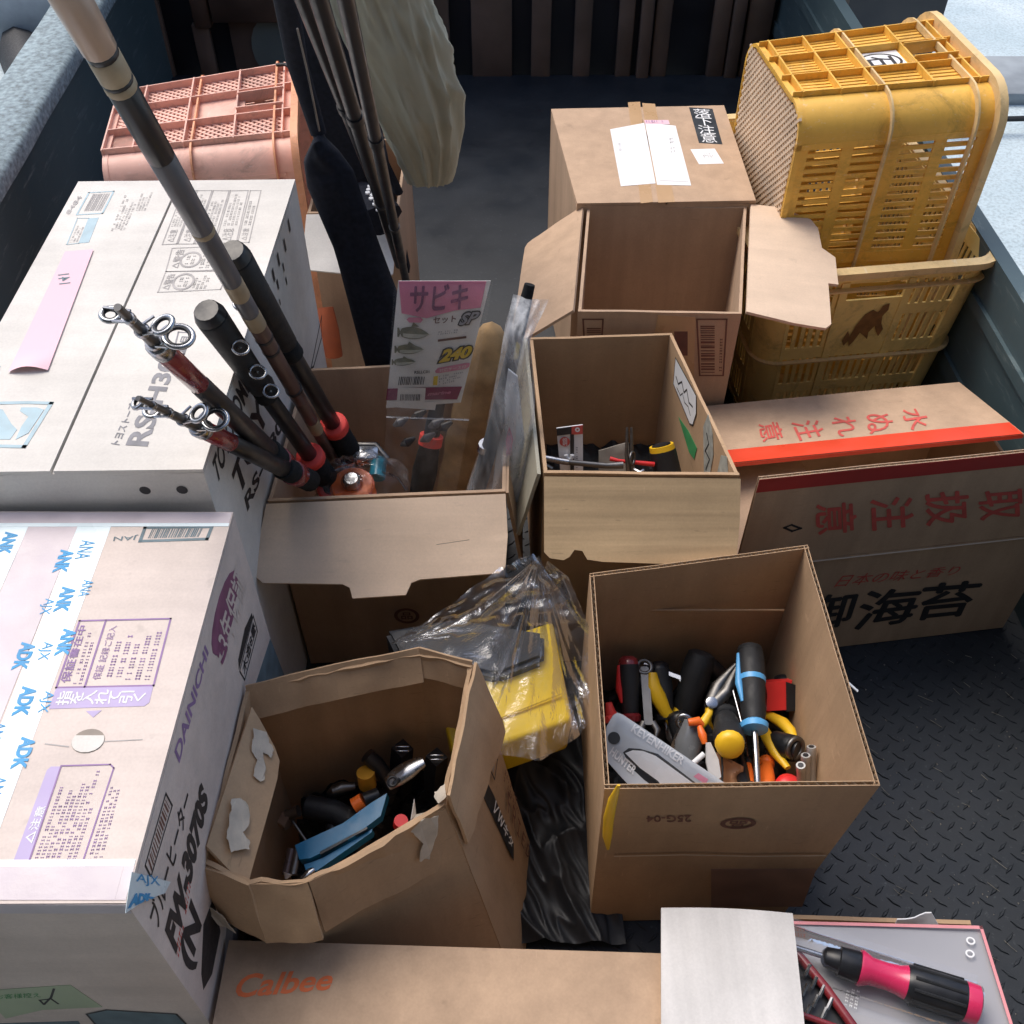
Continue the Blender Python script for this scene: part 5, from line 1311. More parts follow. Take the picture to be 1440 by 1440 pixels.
for i, (p1, p2, r_, lab) in enumerate([((560, 345, .40), (415, -30, .83), .0055, 'thin black rod tube rising beside the black rod bag, left one of the thin pair'), ((562, 372, .40), (440, -30, .84), .0062, 'thin black rod tube rising beside the black rod bag, right one of the thin pair'),
                                   ((572, 400, .36), (480, -30, .88), .0050, 'thin black rod crossing the left edge of the khaki bag')]):
    a, b = at(*p1), at(*p2); o = placed('rod_tube', lab, 'fishing rod', a, b, group='thin black rods in the middle back'); L = (b-a).length
    MB().lathe([(0, r_), (L*.35, r_*1.1), (L, r_*1.35)], 12).build('blank', ROD_BLACK, o)
    MB().lathe([(L*.62, r_*1.45), (L*.64, r_*1.45)], 12).build('ferrule', BLACK_PL, o); MB().lathe([(L*.30, r_*1.3), (L*.31, r_*1.3)], 12).build('ferrule', STEEL, o)
# clear packet with printed card
pk = thing('marked_packet', 'clear hanging packet, printed card with three fish, the number 240 and barcodes', 'packet', tuple(at(600, 640, .22)))
q = [at(532, 690, .235), at(640, 700, .235), at(702, 425, .475), at(560, 400, .505)]
pn_ = (q[1]-q[0]).cross(q[3]-q[0]).normalized(); pn_ = pn_ if pn_.y < 0 else -pn_
def PK(u, v, k=.001):
    p = hit(u, v, q[0], pn_)
    return p + pn_*k
def PQ(k, *p): return [PK(u, v, k) for u, v in p]
cq = PQ(0, (543, 574), (648, 566), (690, 395), (560, 395))
MB().panel(cq, .0006, 6, 8, lambda a, b, p, n: n*0).build('card', CARD_CREAM, pk)
patch('pink_header', PQ(.001, (565, 440), (600, 447), (640, 436), (676, 432), (684, 395), (561, 395)), CARD_PINK, pk)
text('サビキ', PQ(.002, (577, 438), (655, 433), (662, 398), (578, 400)), INK_PLUM, pk, bold=.06)
text('セット', PQ(.001, (609, 455), (641, 452), (642, 443), (610, 445)), INK_BROWN, pk, bold=.05); 
text('SP', PQ(.001, (643, 459), (671, 455), (678, 435), (647, 438)), INK_BLACK, pk, bold=.10, shear=.25, off=.0012); text('SP', PQ(.001, (645, 457), (670, 453), (676, 437), (649, 440)), CARD_GREY, pk, bold=.03, shear=.25, off=.0018)
patch('pink_pill', PQ(.001, (572, 449), (575, 446), (592, 446), (595, 449), (592, 453), (576, 453)), CARD_PINK, pk)
text('240', PQ(.001, (614, 512), (665, 503), (667, 483), (617, 489)), INK_BLACK, pk, bold=.13, shear=.25, off=.0012); text('240', PQ(.001, (617, 510), (663, 501), (665, 485), (620, 491)), YEL_INK, pk, bold=.05, shear=.25, off=.0018)
patch('red_pill', PQ(.001, (612, 521), (616, 517), (655, 510), (661, 510), (660, 515), (655, 518), (618, 524), (613, 524)), CARD_PINK, pk)
text('対応ケース付', PQ(.001, (618, 523), (655, 517), (656, 512), (618, 518)), CARD_CREAM, pk, bold=.01, off=.0018)
for (x0, y0, x1, y1, h) in ((559, 467, 608, 470, 9), (555, 491, 600, 491, 7), (551, 509, 588, 508, 5.5)):
    pts = []
    for i in range(25):
        t = i/24; xx = x0+(x1-x0)*t; yy = y0+(y1-y0)*t; hh = h*(math.sin(PI*min(1, t*1.05+.06))**.7)*(.35 if t < .10 else 1)*(1 if t < .95 else .5)
        pts.append((xx, yy, hh if t > .06 else h*.75))
    patch('fish_print', PQ(.001, *([(x, y-hh) for x, y, hh in pts] + [(x, y+hh*.9) for x, y, hh in pts[::-1]])), FISH, pk)
    patch('fish_print', PQ(.0014, *([(x, y+hh*.1) for x, y, hh in pts[4:-2]] + [(x, y+hh*.72) for x, y, hh in pts[4:-2][::-1]])), FISH_B, pk)
    patch('fish_print', PQ(.001, (x0+(x1-x0)*.4, y0-h*.9), (x0+(x1-x0)*.46, y0-h*1.6), (x0+(x1-x0)*.62, y0-h*.9)), FISH, pk)
smallprint(PQ(.001, (616, 471), (660, 466), (661, 460), (617, 465)), 2, INK_GREY, pk, 90, dens=14)
patch('print_bar', PQ(.001, (616, 480), (656, 475), (656, 472), (616, 477)), INK_BROWN, pk)
patch('yellow_block', PQ(.001, (609, 541), (615, 541), (616, 528), (610, 529)), YEL_INK, pk)
smallprint(PQ(.001, (617, 542), (657, 532), (659, 520), (618, 527)), 4, INK_GREY, pk, 91, dens=14)
text('RSLLC01', PQ(.001, (583, 525), (604, 524), (604, 520), (583, 521)), INK_BLACK, pk, bold=.02)
barcode(PQ(.001, (560, 541), (597, 540), (599, 529), (562, 529)), INK_BLACK, pk, 17, 26)
patch('wine_band', PQ(.001, (543, 562), (643, 561), (650, 543), (545, 546)), CARD_WINE, pk)
text('marine', PQ(.001, (601, 556), (634, 553), (635, 548), (603, 551)), CARD_PINK, pk, bold=.03, shear=.2, off=.0018)
patch('price_sticker', PQ(.0014, (558, 568), (597, 571), (599, 545), (560, 545)), CARD_CREAM, pk)
barcode(PQ(.0022, (563, 562), (592, 562), (593, 553), (564, 553)), INK_BLACK, pk, 19, 22)
patch('sticker_tail', PQ(.0012, (543, 571), (612, 576), (614, 565), (545, 564)), CARD_CREAM, pk)
sq = [at(540, 704, .20), at(640, 706, .20), at(700, 396, .50), at(556, 396, .50)]
qq = PQ(.006, (538, 700), (640, 706), (694, 395), (556, 395))
MB().sheet(lambda a, b: bil(qq, a, b) + pn_*(.004*math.sin(PI*a) + .004*n3((a*3, b*6, 0), 1.2)*(b < .5)), 30, 40).build('clear_sleeve', FILM_BAG, pk, smooth=2)
MB().tube([bil(qq, 0, .42), bil(qq, 1, .42)], .0011, 5).build('sleeve_seam', FILM_MILK, pk)
# dark lures inside the lower packet
for i, (u, v) in enumerate([(560, 600), (585, 590), (610, 602), (570, 628), (598, 622), (622, 606)]):
    c = PK(u, v, -.012); MB().tube([c+V(-.008,0,-.006), c+V(0,-.004,.002), c+V(.010,0,.006)], [.002, .006, .002], 8).build('sinker', BLACK_PL if i % 2 else ROD_GREY, pk)
# reel and spool in crumpled clear bag
rl = thing('fishing_reel', 'fishing reel with orange line spool inside a crumpled clear bag', 'reel', tuple(at(500, 680, .24)))
c = at(498, 690, .255)
MB().lathe([(0,.024),(.004,.027),(.008,.022),(.022,.022),(.026,.027),(.030,.024)], 24, frame(c+V(0,.0,-.012), (0,-.25,1), (1,0,0), (0,1,.25))).build('spool', ORANGE_PL, rl)
for k in range(7): MB().torus(c+V(0,-.004-.0006*k,.010+.002*(k%4)), (.05*math.sin(k*2), -.25+.1*math.sin(k), 1), .0235+.0008*(k % 3), .0010, 26, 5).build('line_coil', WINE_CLOTH, rl)
MB().lathe([(0,.012),(.006,.013),(.012,.008)], 16, frame(c+V(0,-.003,.016), (0,-.25,1), (1,0,0), (0,1,.25))).build('drag_knob', CHROME, rl)
MB().box(tuple(at(510, 640, .268)), (.042, .030, .018)).build('reel_body', CHROME, rl); MB().tube([at(478, 640, .27), at(498, 626, .275), at(528, 626, .275), at(545, 646, .265)], .0045, 8).build('bail_arm', STEEL, rl)
MB().tube([at(530, 672, .262), at(533, 650, .268)], .010, 12).build('side_cover', TEAL_PL, rl)
bagc = at(500, 670, .25)
def rbag(a, b):
    th = 2*PI*a; ph = PI*.5*b
    f = 1 + .20*n3((math.cos(th)*1.5, math.sin(th)*1.5, b*2), 1.7) + .10*n3((math.cos(th)*4, math.sin(th)*4, b*4), 1.5)
    c_ = at(503, 668, .27)
    return c_ + V(math.cos(th)*.060*f*math.cos(ph*.98), math.sin(th)*.046*f*math.cos(ph*.98), -.03 + .052*f*math.sin(ph))
MB().sheet(rbag, 60, 30).build('clear_bag', FILM_BAG, rl, smooth=2)
MB().tube([at(545, 665, .285), at(560, 672, .29), at(572, 690, .285)], .0014, 5).build('clear_tube', CHROME, rl)
# coral ringed foam handle inside packet
hd = foamh = placed('foam_handled_rod', 'dark foam rod grip with two coral rings under the clear packet', 'fishing rod', at(588, 712, .215), at(607, 612, .300))
Lh = (at(607, 612, .300)-at(588, 712, .215)).length
MB().lathe([(0,.015),(Lh*.12,.0155),(Lh*.13,.0155)], 16).build('red_ring', CORAL, hd); MB().lathe([(Lh*.14,.0135),(Lh*.5,.0155),(Lh*.86,.0125)], 16).build('foam_grip', FOAM, hd)
MB().lathe([(Lh*.87,.0145),(Lh*1.0,.0145)], 16).build('red_ring', CORAL, hd); MB().lathe([(Lh*1.01,.010),(Lh*1.5,.009)], 12).build('blank', ROD_BLACK, hd)
cr = thing('coral_clip', 'small coral plastic clip beside the reel bag at the left of the rod carton', 'clip', tuple(at(462, 690, .26)))
MB().torus(at(462, 688, .265), (.3,-.6,1), .010, .004, 16, 8).build('clip', CORAL, cr)
# tan padded sleeve
ts = placed('tan_sleeve', 'tan padded rod sleeve between the marked packet and the clear umbrella bag', 'sleeve', at(662, 700, .12), at(692, 452, .385))
Ls = (at(692, 452, .385)-at(662, 700, .12)).length
MB().sheet(lambda a, b: V(b*Ls, .050*math.cos(2*PI*a)*(1-.5*b)*math.sqrt(max(0, 1-b**10))*(1+.12*n3((a*6, b*7, 0), 1)), .020*math.sqrt(max(0, 1-b**10))*math.sin(2*PI*a)*(1+.2*n3((a*5, b*9, 1), 1))), 28, 40).build('sleeve', TAN_FAB, ts, smooth=2)
# umbrella-like rod in a clear bag
um = thing('bagged_rod_tip', 'black shaft and white blade inside a long clear bag at right of rod carton', 'rod in bag', tuple(at(680, 660, .2)))
MB().tube([at(668, 700, .25), at(700, 590, .35), at(735, 440, .47), at(745, 400, .50)], [.010, .0095, .0075, .006], 12).build('shaft', FOAM, um)
MB().lathe([(0,.0105),(.008,.0105)], 12, frame(at(683, 632, .312), at(700, 590, .35)-at(668, 700, .25), (0,1,0), (1,0,0))).build('metal_band', CHROME, um)
wb_ = [at(690, 705, .25), at(722, 704, .25), at(738, 620, .33), at(728, 530, .42), at(715, 520, .42), at(702, 610, .33)]
MB().prism([(0,0)], (0,0,0), (1,0,0), (0,1,0), 1) if False else None
patch('white_blade', wb_, PAPER, um, off=.0, t=.004)
patch('pink_print', [at(712, 640, .315), at(718, 640, .315), at(722, 615, .335), at(716, 598, .35), at(711, 618, .335)], CARD_PINK, um, off=.004)
patch('yellow_print', [at(722, 500, .43), at(728, 500, .43), at(732, 480, .45), at(726, 476, .45)], YEL_INK, um, off=.006)
l_ = [at(650, 705, .26), at(682, 610, .34), at(700, 520, .41), at(712, 450, .47), at(722, 415, .50)]
r_l = [at(735, 703, .26), at(752, 610, .34), at(752, 540, .41), at(745, 480, .47), at(772, 420, .50)]
def ub(a, b):
    t = b*4; i = min(int(t), 3); f = t-i; l = l_[i].lerp(l_[i+1], f); r = r_l[i].lerp(r_l[i+1], f)
    return l.lerp(r, a) + V(0,-.022,.006)*math.sin(PI*a)*(1-.6*b) + V(0,-1,.3)*.007*n3((a*4, b*5, 0), 1.3)
MB().sheet(ub, 30, 50).build('clear_bag', FILM_MILK, um, smooth=2)

# ============================================================ YELLOW CASE UNDER CLEAR FILM
yc = thing('yellow_case', 'yellow plastic tool case with black lid edge wrapped in clear film', 'tool case', (-.02, .60, .12))
Ta, Tb, Tc, Td = at(640, 1070, .19), at(806, 1012, .19), at(778, 872, .21), at(600, 930, .21)
bz = .125
def pris(q, zb, mat, nm, taper=.006):
    cc_ = sum(q, Vector())/4; b_ = [V(p.x + (cc_.x-p.x)*.04, p.y + (cc_.y-p.y)*.04, zb) for p in q]
    bm = bmesh.new(); vv = [bm.verts.new(p) for p in b_ + q]
    for f in ((3,2,1,0),(4,5,6,7),(0,1,5,4),(1,2,6,5),(2,3,7,6),(3,0,4,7)): bm.faces.new([vv[i] for i in f])
    bmesh.ops.bevel(bm, geom=list(bm.edges), offset=taper, segments=3, affect='EDGES', profile=.6)
    bm.verts.index_update(); m = MB().add([v.co.copy() for v in bm.verts], [[v.index for v in f.verts] for f in bm.faces]); bm.free()
    return m.build(nm, mat, yc, smooth=.8)
pris([Ta, Tb, Tc, Td], bz, CASE_YEL, 'case_body')
K = [at(560, 925, .222), at(700, 950, .216), at(765, 925, .216), at(766, 888, .224), at(640, 868, .232), at(540, 885, .232)]
bm = bmesh.new(); top = [bm.verts.new(p) for p in K]; bot = [bm.verts.new(p - V(0,0,.045)) for p in K]
bm.faces.new(top); bm.faces.new(bot[::-1])
for i in range(6): bm.faces.new((top[(i+1)%6], top[i], bot[i], bot[(i+1)%6]))
bmesh.ops.recalc_face_normals(bm, faces=bm.faces); bmesh.ops.bevel(bm, geom=list(bm.edges), offset=.005, segments=2, affect='EDGES'); bm.verts.index_update()
MB().add([v.co.copy() for v in bm.verts], [[v.index for v in f.verts] for f in bm.faces]).build('black_lid_edge', BLACK_PL, yc, smooth=.8); bm.free()
MB().tube([at(690, 1015, .1965), at(790, 975, .1995)], .0012, 5).build('lid_groove', YEL_INK, yc)
# clear film tent over the case
fl_ = thing('clear_film', 'crumpled clear plastic film peaked over the yellow case', 'plastic film', (-.02, .62, .2))
peak = at(758, 782, .315)
foot = [at(560, 905, .245), at(600, 940, .235), at(680, 985, .222), at(700, 1060, .21), at(760, 1070, .20), at(815, 1035, .19), at(838, 1000, .20), at(836, 900, .25), at(800, 812, .30), at(770, 788, .315)]
def tent(a, b):
    t = a*(len(foot)-1); i = min(int(t), len(foot)-2); f = t-i; p = foot[i].lerp(foot[i+1], f)
    e = b**.8; P = peak.lerp(p, e)
    P += V(0,0,-.020)*math.sin(PI*e) + V(0,-.012,.014)*n3((a*7, b*1.3, 0), 1.4)*math.sin(PI*min(1, e+.05)) + V(0,-.004,.006)*n3((a*22, b*3, 3), 1.0)
    return P
MB().sheet(tent, 120, 40).build('film', FILM, fl_, smooth=2)
sk = [at(548, 905, .235), at(620, 860, .28), at(700, 800, .31), at(750, 778, .318)]
def skirt(a, b):
    t = a*3; i = min(int(t), 2); f = t-i; p = sk[i].lerp(sk[i+1], f)
    return p + (foot[0].lerp(foot[7], a)-p)*b*.8 + V(.0,-.008,.006)*n3((a*9, b*5, 5), 1.2)
MB().sheet(skirt, 50, 24).build('film', FILM, fl_, smooth=2)
# black plastic sheet heaped on the bed between the cartons
bs = thing('black_plastic_sheet', 'crumpled shiny black plastic sheet heaped between torn carton and tool carton', 'plastic sheet', (.02, .50, .05))
BS = plain('black_polythene', (.014, .016, .020), .5, var=.2, scale=20, bmp=.3)
bq = [at(690, 1330, .01), at(880, 1330, .01), at(845, 1010, .10), at(640, 1010, .10)]
def bsf(a, b):
    P = bil(bq, a, b); rdg = 1-abs(n3((a*1.6+b*1.0, b*1.8, 0), 1.6)); r2 = 1-abs(n3((a*7+b*4, b*3-a*2, 2), 1.4))
    return V(P.x, P.y, .012 + .055*b + .018*rdg**3*math.sin(PI*min(1, a+.12))**.4 + .006*r2**3)
MB().sheet(bsf, 90, 120).build('sheet', BS, bs, smooth=2)

# ============================================================ HAND TOOLS IN THE TOOL CARTON
TGP = 'hand tools heaped in the corrugated tool carton'
def sub(o, name, prof, mat, n=16, asp=1.0): return MB().lathe(prof, n, asp=asp).build(name, mat, o)
def screwdriver(label, a, b, hl, hr, hm, bm_, shaft_r=.0028, inlay=None, end=None, cat='screwdriver', group='screwdrivers in the tool carton'):
    """a = blade tip, b = butt end of the handle; hl = handle length"""
    a, b = at(*a), at(*b); o = placed('screwdriver', label, cat, a, b, group=group, up=(0,-.4,1)); L = (b-a).length; s0 = L-hl
    sub(o, 'blade', [(0, shaft_r*.5), (.004, shaft_r), (max(.006, s0), shaft_r)], CHROME, 8)
    sub(o, 'collar', [(s0, hr*.55), (s0+.002, hr*.95), (s0+.008, hr), (s0+.011, hr*.75)], bm_)
    sub(o, 'handle', [(s0+.0111, hr*.75), (s0+.02, hr*.86), (s0+hl*.35, hr*.88), (s0+hl*.6, hr*1.02), (L-.014, hr*1.0), (L-.0101, hr*.95)], hm, 18)
    sub(o, 'end_cap', [(L-.010, hr*.96), (L-.004, hr*.9), (L-.001, hr*.6), (L, hr*.2)], end or bm_)
    if inlay:
        MB().tube([V(s0+hl*.30, hr*.80, hr*.3), V(s0+hl*.5, hr*1.0, hr*.32), V(s0+hl*.86, hr*.92, hr*.3)], [.0018, .0042, .0022], 8).build('grip_inlay', inlay, o)
    return o
screwdriver('large black screwdriver with light blue collar and inlay, on top of the heap', (1066, 1112, .205), (1054, 908, .215), .105, .0150, BLACK_RUB, LBLUE_PL, .0036, inlay=LBLUE_PL, end=BLACK_RUB)
o = bpy.context.scene.objects['screwdriver']; MB().lathe([(0,.0152),(.006,.0156)], 16, Matrix.Translation((.098+.025, 0, 0))).build('blue_band', LBLUE_PL, o)
screwdriver('stubby black screwdriver with round yellow butt facing the viewer', (1012, 955, .13), (1027, 1052, .222), .075, .0160, BLACK_RUB, BLACK_RUB, .003, end=YELLOW_PL)
screwdriver('black screwdriver with raised red grip strip at the left of the heap', (888, 1030, .14), (883, 922, .185), .075, .0120, BLACK_RUB, DKRED_PL, .003, inlay=RED_PL)
screwdriver('fat black handle lying at the back of the heap beside the pliers', (960, 1010, .13), (988, 915, .185), .085, .0170, BLACK_RUB, BLACK_RUB, .004)
screwdriver('orange handled screwdriver under the big blue one, right of its blade', (1078, 1030, .13), (1078, 1112, .188), .060, .0085, ORANGE_PL, ORANGE_PL, .002)
screwdriver('slim orange handle standing left of the big screwdriver blade', (1046, 1020, .14), (1056, 1112, .190), .055, .0050, ORANGE_PL, BLACK_PL, .002)
screwdriver('black file handle slanting under the yellow butted screwdriver', (1028, 1010, .14), (1050, 1115, .192), .075, .0070, BLACK_PL, BLACK_PL, .003)
def heap(label, u0, v0, u1, v1, z0, z1, r, mat):
    return screwdriver(label, (u0, v0, z0), (u1, v1, z1), .070, r, mat, BLACK_PL, .003, group='dark handles buried low in the tool carton heap')
for i, (u0, v0, u1, v1, z0, z1, r) in enumerate([(870, 1010, 905, 950, .13, .165, .011), (940, 1040, 925, 930, .13, .165, .013), (1000, 1060, 1010, 960, .12, .155, .014), (1090, 1060, 1105, 950, .12, .150, .014),
        (1120, 1090, 1080, 1000, .09, .140, .014), (980, 1090, 950, 1000, .12, .155, .013), (1060, 1080, 1100, 1010, .10, .135, .012), (900, 1060, 950, 1010, .09, .125, .013), (1030, 970, 990, 930, .12, .160, .012),
        (1130, 1030, 1150, 1090, .10, .140, .012), (890, 990, 940, 985, .10, .135, .010), (1000, 1000, 1040, 940, .10, .14, .010)]):
    heap('dark handle buried low in the heap of the tool carton', u0, v0, u1, v1, z0, z1, r, BLACK_RUB if i % 2 else BLACK_PL)
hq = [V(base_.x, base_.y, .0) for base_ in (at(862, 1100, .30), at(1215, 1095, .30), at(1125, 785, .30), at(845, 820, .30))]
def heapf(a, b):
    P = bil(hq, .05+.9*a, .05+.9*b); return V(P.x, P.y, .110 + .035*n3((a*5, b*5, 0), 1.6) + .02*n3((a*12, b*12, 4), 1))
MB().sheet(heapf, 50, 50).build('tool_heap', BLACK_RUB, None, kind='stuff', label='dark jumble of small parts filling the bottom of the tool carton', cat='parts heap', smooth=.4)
def pliers(label, piv, jaw, h1, h2, hm, jm=STEEL, w_=.006, group=TGP):
    P, J, A1, A2 = at(*piv), at(*jaw), at(*h1), at(*h2)
    o = thing('pliers', label, 'pliers', tuple(P), group); off = (J-P).cross(V(0,0,1)).normalized()*.004
    MB().tube([P+off*.2, P.lerp(J, .4)+off*1.6, J+off*.3], [.007, .0075, .0025], 8, asp=.6).build('jaw', jm, o); MB().tube([P-off*.2, P.lerp(J, .4)-off*1.2, J-off*.3], [.007, .0065, .0025], 8, asp=.6).build('jaw', jm, o)
    MB().lathe([(-.006,.005),(-.0055,.0065),(.0055,.0065),(.006,.005)], 14, frame(P, (0,-.3,1), (1,0,0), (0,1,.3))).build('pivot', CHROME, o)
    for A_, s_ in ((A1, 1), (A2, -1)):
        mid = P.lerp(A_, .5) + off*1.6*s_ + V(0,0,.004)
        MB().tube([P, P.lerp(mid, .5)+off*.4*s_, mid, mid.lerp(A_, .5)+off*.6*s_, A_], [w_*.8, w_*.9, w_*1.15, w_, w_*.6], 10, asp=.75).build('handle', hm, o)
    return o
pliers('steel pliers with yellow handle ends at the centre of the heap', (1000, 990, .195), (1036, 935, .205), (965, 1035, .18), (1008, 1030, .17), YELLOW_PL, w_=.0045)
pliers('long pliers with yellow grips spreading right of the big screwdriver', (1066, 1000, .15), (1040, 960, .14), (1118, 1042, .178), (1108, 1080, .178), YELLOW_PL, w_=.0062)
pliers('pliers with one broad yellow grip near the back left of the heap', (948, 1018, .14), (962, 1060, .13), (918, 946, .175), (960, 950, .13), YELLOW_PL, w_=.0085)
pliers('orange gripped pliers at the left wall behind the knife pack', (880, 1030, .13), (915, 1060, .12), (856, 988, .165), (852, 1012, .17), CORAL, w_=.0078)
def wrench(label, a, b, wd, oval=1, group=TGP, jaw=True, mat=CHROME, ring=True):
    a, b = at(*a), at(*b); o = placed('spanner', label, 'spanner', a, b, group=group, up=(0,-.3,1)); L = (b-a).length
    ol = rpoly(L, wd, wd*.3); MB().prism([(x, y-wd/2) for x, y in ol], (0,0,.002), (1,0,0), (0,1,0), .004).build('shank', mat, o)
    if ring: MB().torus((L, 0, 0), (0,0,1), wd*.85, wd*.30, 18, 6).build('ring_end', mat, o)
    if jaw:
        for s_ in (1, -1): MB().tube([V(.004, s_*wd*.5, 0), V(-wd*.5, s_*wd*1.0, 0), V(-wd*1.4, s_*wd*.75, 0)], [wd*.4, wd*.45, wd*.2], 8, asp=.6).build('jaw_tip', mat, o)
    return o
wrench('ring spanner standing behind the clear knife pack', (945, 1060, .165), (962, 1015, .195), .0085)
wrench('thin spanner lying over the back left tools', (905, 935, .165), (960, 955, .165), .0045)
wrench('dark spanner upright left of the yellow pliers grip', (912, 1020, .16), (906, 938, .175), .0095, mat=STEEL)
SATIN = plain('satin_steel', (.42, .42, .41), .4, .3)
rr = thing('pin_punch', 'thin bright steel pin punch leaning left of the big screwdriver', 'punch', tuple(at(1040, 1000, .19)))
MB().tube([at(1030, 968, .20), at(1046, 1028, .195)], .0016, 8).build('pin', CHROME, rr); MB().tube([at(1042, 988, .19), at(1046, 1010, .19)], .0012, 8).build('pin_shadow_pair', STEEL, rr)
for i, (u, v0) in enumerate([(1126, 1076), (1133, 1062), (1141, 1050)]):
    a, b = at(u+1, 1112, .175), at(u, v0, .215)
    o = placed('socket_bit', ['shortest of three steel sockets standing at the right end of the heap', 'middle of three steel sockets standing at the right end of the heap', 'tallest of three steel sockets standing at the right end of the heap'][i], 'socket', a, b, group='steel sockets at the right end of the heap'); L = (b-a).length
    sub(o, 'barrel', [(0, .0044), (L*.8, .0044), (L*.82, .0050), (L, .0048)], SATIN, 12); sub(o, 'socket_opening', [(L+.0002, .0030), (L+.0006, .0030)], BLACK_PL, 8)
st = thing('ratchet', 'black ratchet head with steel collar beside the standing sockets', 'ratchet', tuple(at(1115, 1048, .18)))
MB().tube([at(1090, 1040, .165), at(1112, 1052, .180), at(1124, 1056, .184)], [.010, .015, .012], 14).build('head', BLACK_PL, st); MB().torus(at(1118, 1052, .188), at(1124,1056,.184)-at(1090,1040,.165), .0105, .003, 18, 6).build('steel_collar', STEEL, st)
rt = thing('red_tape_measure', 'red and black case wedged upright at the back right of the heap', 'tape measure', tuple(at(1095, 980, .17)))
MB().prism([(0,0),(.030,.001),(.027,.008),(.025,.024),(.029,.034),(-.001,.033),(.001,.018)], at(1078, 1000, .165), (1,0,.05), (0,.75,.62), .020).build('red_body', RED_PL, rt)
MB().prism([(0,0),(.010,.001),(.011,.030),(0,.034)], at(1106, 1001, .166), (1,0,.0), (0,.75,.62), .022).build('black_side', BLACK_PL, rt)
rb_ = thing('rubber_ball', 'round red rubber knob at the front right of the heap', 'knob', tuple(at(1106, 1100, .17)))
MB().lathe([(0,.004),(.002,.010),(.007,.0145),(.012,.014),(.016,.009),(.0175,.002)], 20, frame(at(1106, 1112, .170), (0,-.1,1), (1,0,0), (0,1,.1))).build('knob', RED_PL, rb_)
lp = thing('leather_scrap', 'crumpled tan leather scrap with dark cord between the handles', 'leather scrap', tuple(at(1030, 1090, .17)))
lq = [at(1008, 1112, .172), at(1046, 1112, .172), at(1044, 1078, .190), at(1006, 1058, .190)]
MB().panel(lq, .003, 10, 10, lambda a, b, p, n: n*.007*(1-abs(n3(p, 60, 1))*2)).build('leather', plain('tan_leather', (.52, .26, .13), .6, var=.15, scale=30), lp); MB().tube([at(1014, 1050, .20), at(1016, 1080, .198), at(1015, 1108, .19)], .0012, 6).build('cord', BLACK_RUB, lp)
cu = thing('cutter_handle', 'grey pruning cutter handle with orange button and white lever', 'cutter', tuple(at(985, 1040, .19)))
MB().tube([at(964, 1075, .175), at(968, 1045, .19), at(976, 1015, .20)], [.013, .0145, .0105], 14, asp=.8).build('grip', plain('glossy_grey_shell', (.16, .17, .18), .25, coat=.5), cu)
MB().tube([at(968, 1016, .213), at(982, 1014, .214), at(988, 1020, .21)], [.004, .005, .003], 8).build('orange_top', ORANGE_PL, cu); MB().tube([at(984, 1022, .212), at(988, 1034, .212), at(991, 1046, .208)], [.003, .0048, .003], 8).build('orange_button', ORANGE_PL, cu)
MB().prism([(0,0),(.006,-.004),(.012,.000),(.012,.018),(.0065,.036),(.002,.036),(-.001,.016)], at(998, 1094, .196), (1,.1,0), (-.12,.8,.55), .004).build('white_lever', plain('white_plastic', (.68, .68, .68), .4), cu)
MB().tube([at(972, 1076, .20), at(990, 1060, .205)], .003, 8).build('white_pin', PAPER, cu)
# knife in a clear blister pack leaning on the front wall
kp = thing('knife_blister_pack', 'clear blister pack with printed blade insert leaning against the front flap', 'blister pack', tuple(at(920, 1070, .2)))
k0, k1, k2, k3 = at(852, 1050, .235), at(960, 1135, .20), at(1040, 1118, .20), at(862, 1000, .250)
kpn = (k1-k0).cross(k3-k0).normalized(); kpn = kpn if kpn.z > 0 else -kpn
def KP(u, v, k=.001): return hit(u, v, k0, kpn) + kpn*k
def KQ(k, *p): return [KP(u, v, k) for u, v in p]
patch('card', KQ(0, (848, 1064), (853, 1022), (862, 1006), (868, 1002), (876, 1005), (1036, 1112), (1000, 1122), (900, 1122)), CARD_SLATE, kp, off=0, t=.0015)
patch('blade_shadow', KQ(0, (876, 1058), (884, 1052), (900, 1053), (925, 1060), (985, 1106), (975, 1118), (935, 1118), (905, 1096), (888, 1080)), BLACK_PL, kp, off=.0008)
patch('blade', KQ(0, (879, 1059), (890, 1055), (904, 1056), (922, 1063), (981, 1106), (968, 1118), (940, 1118), (925, 1098), (900, 1080)), BLADE, kp, off=.0016)
c = KP(863, 1038, .001); ring_print(c, V(.0062,0,0), (kpn.cross(V(1,0,0))).normalized()*.0062, 0, 1, BLACK_PL, kp, name='hang_hole')
text('KEVENHIKER', KQ(.001, (886, 1028), (958, 1076), (964, 1066), (892, 1018)), PAPER, kp, bold=.03)
text('HUNTER', KQ(.001, (856, 1060), (890, 1090), (896, 1080), (862, 1050)), PAPER, kp, bold=.03)
patch('red_sticker', KQ(0, (975, 1092), (992, 1103), (996, 1096), (982, 1087)), CARD_PINK, kp, off=.001)
kq = KQ(.004, (850, 1046), (962, 1128), (1040, 1116), (866, 1000))
MB().sheet(lambda a, b: bil(kq, a, b) + kpn*(.003*math.sin(PI*a)*math.sin(PI*b)), 10, 8).build('clear_cover', BLISTER, kp, smooth=2)
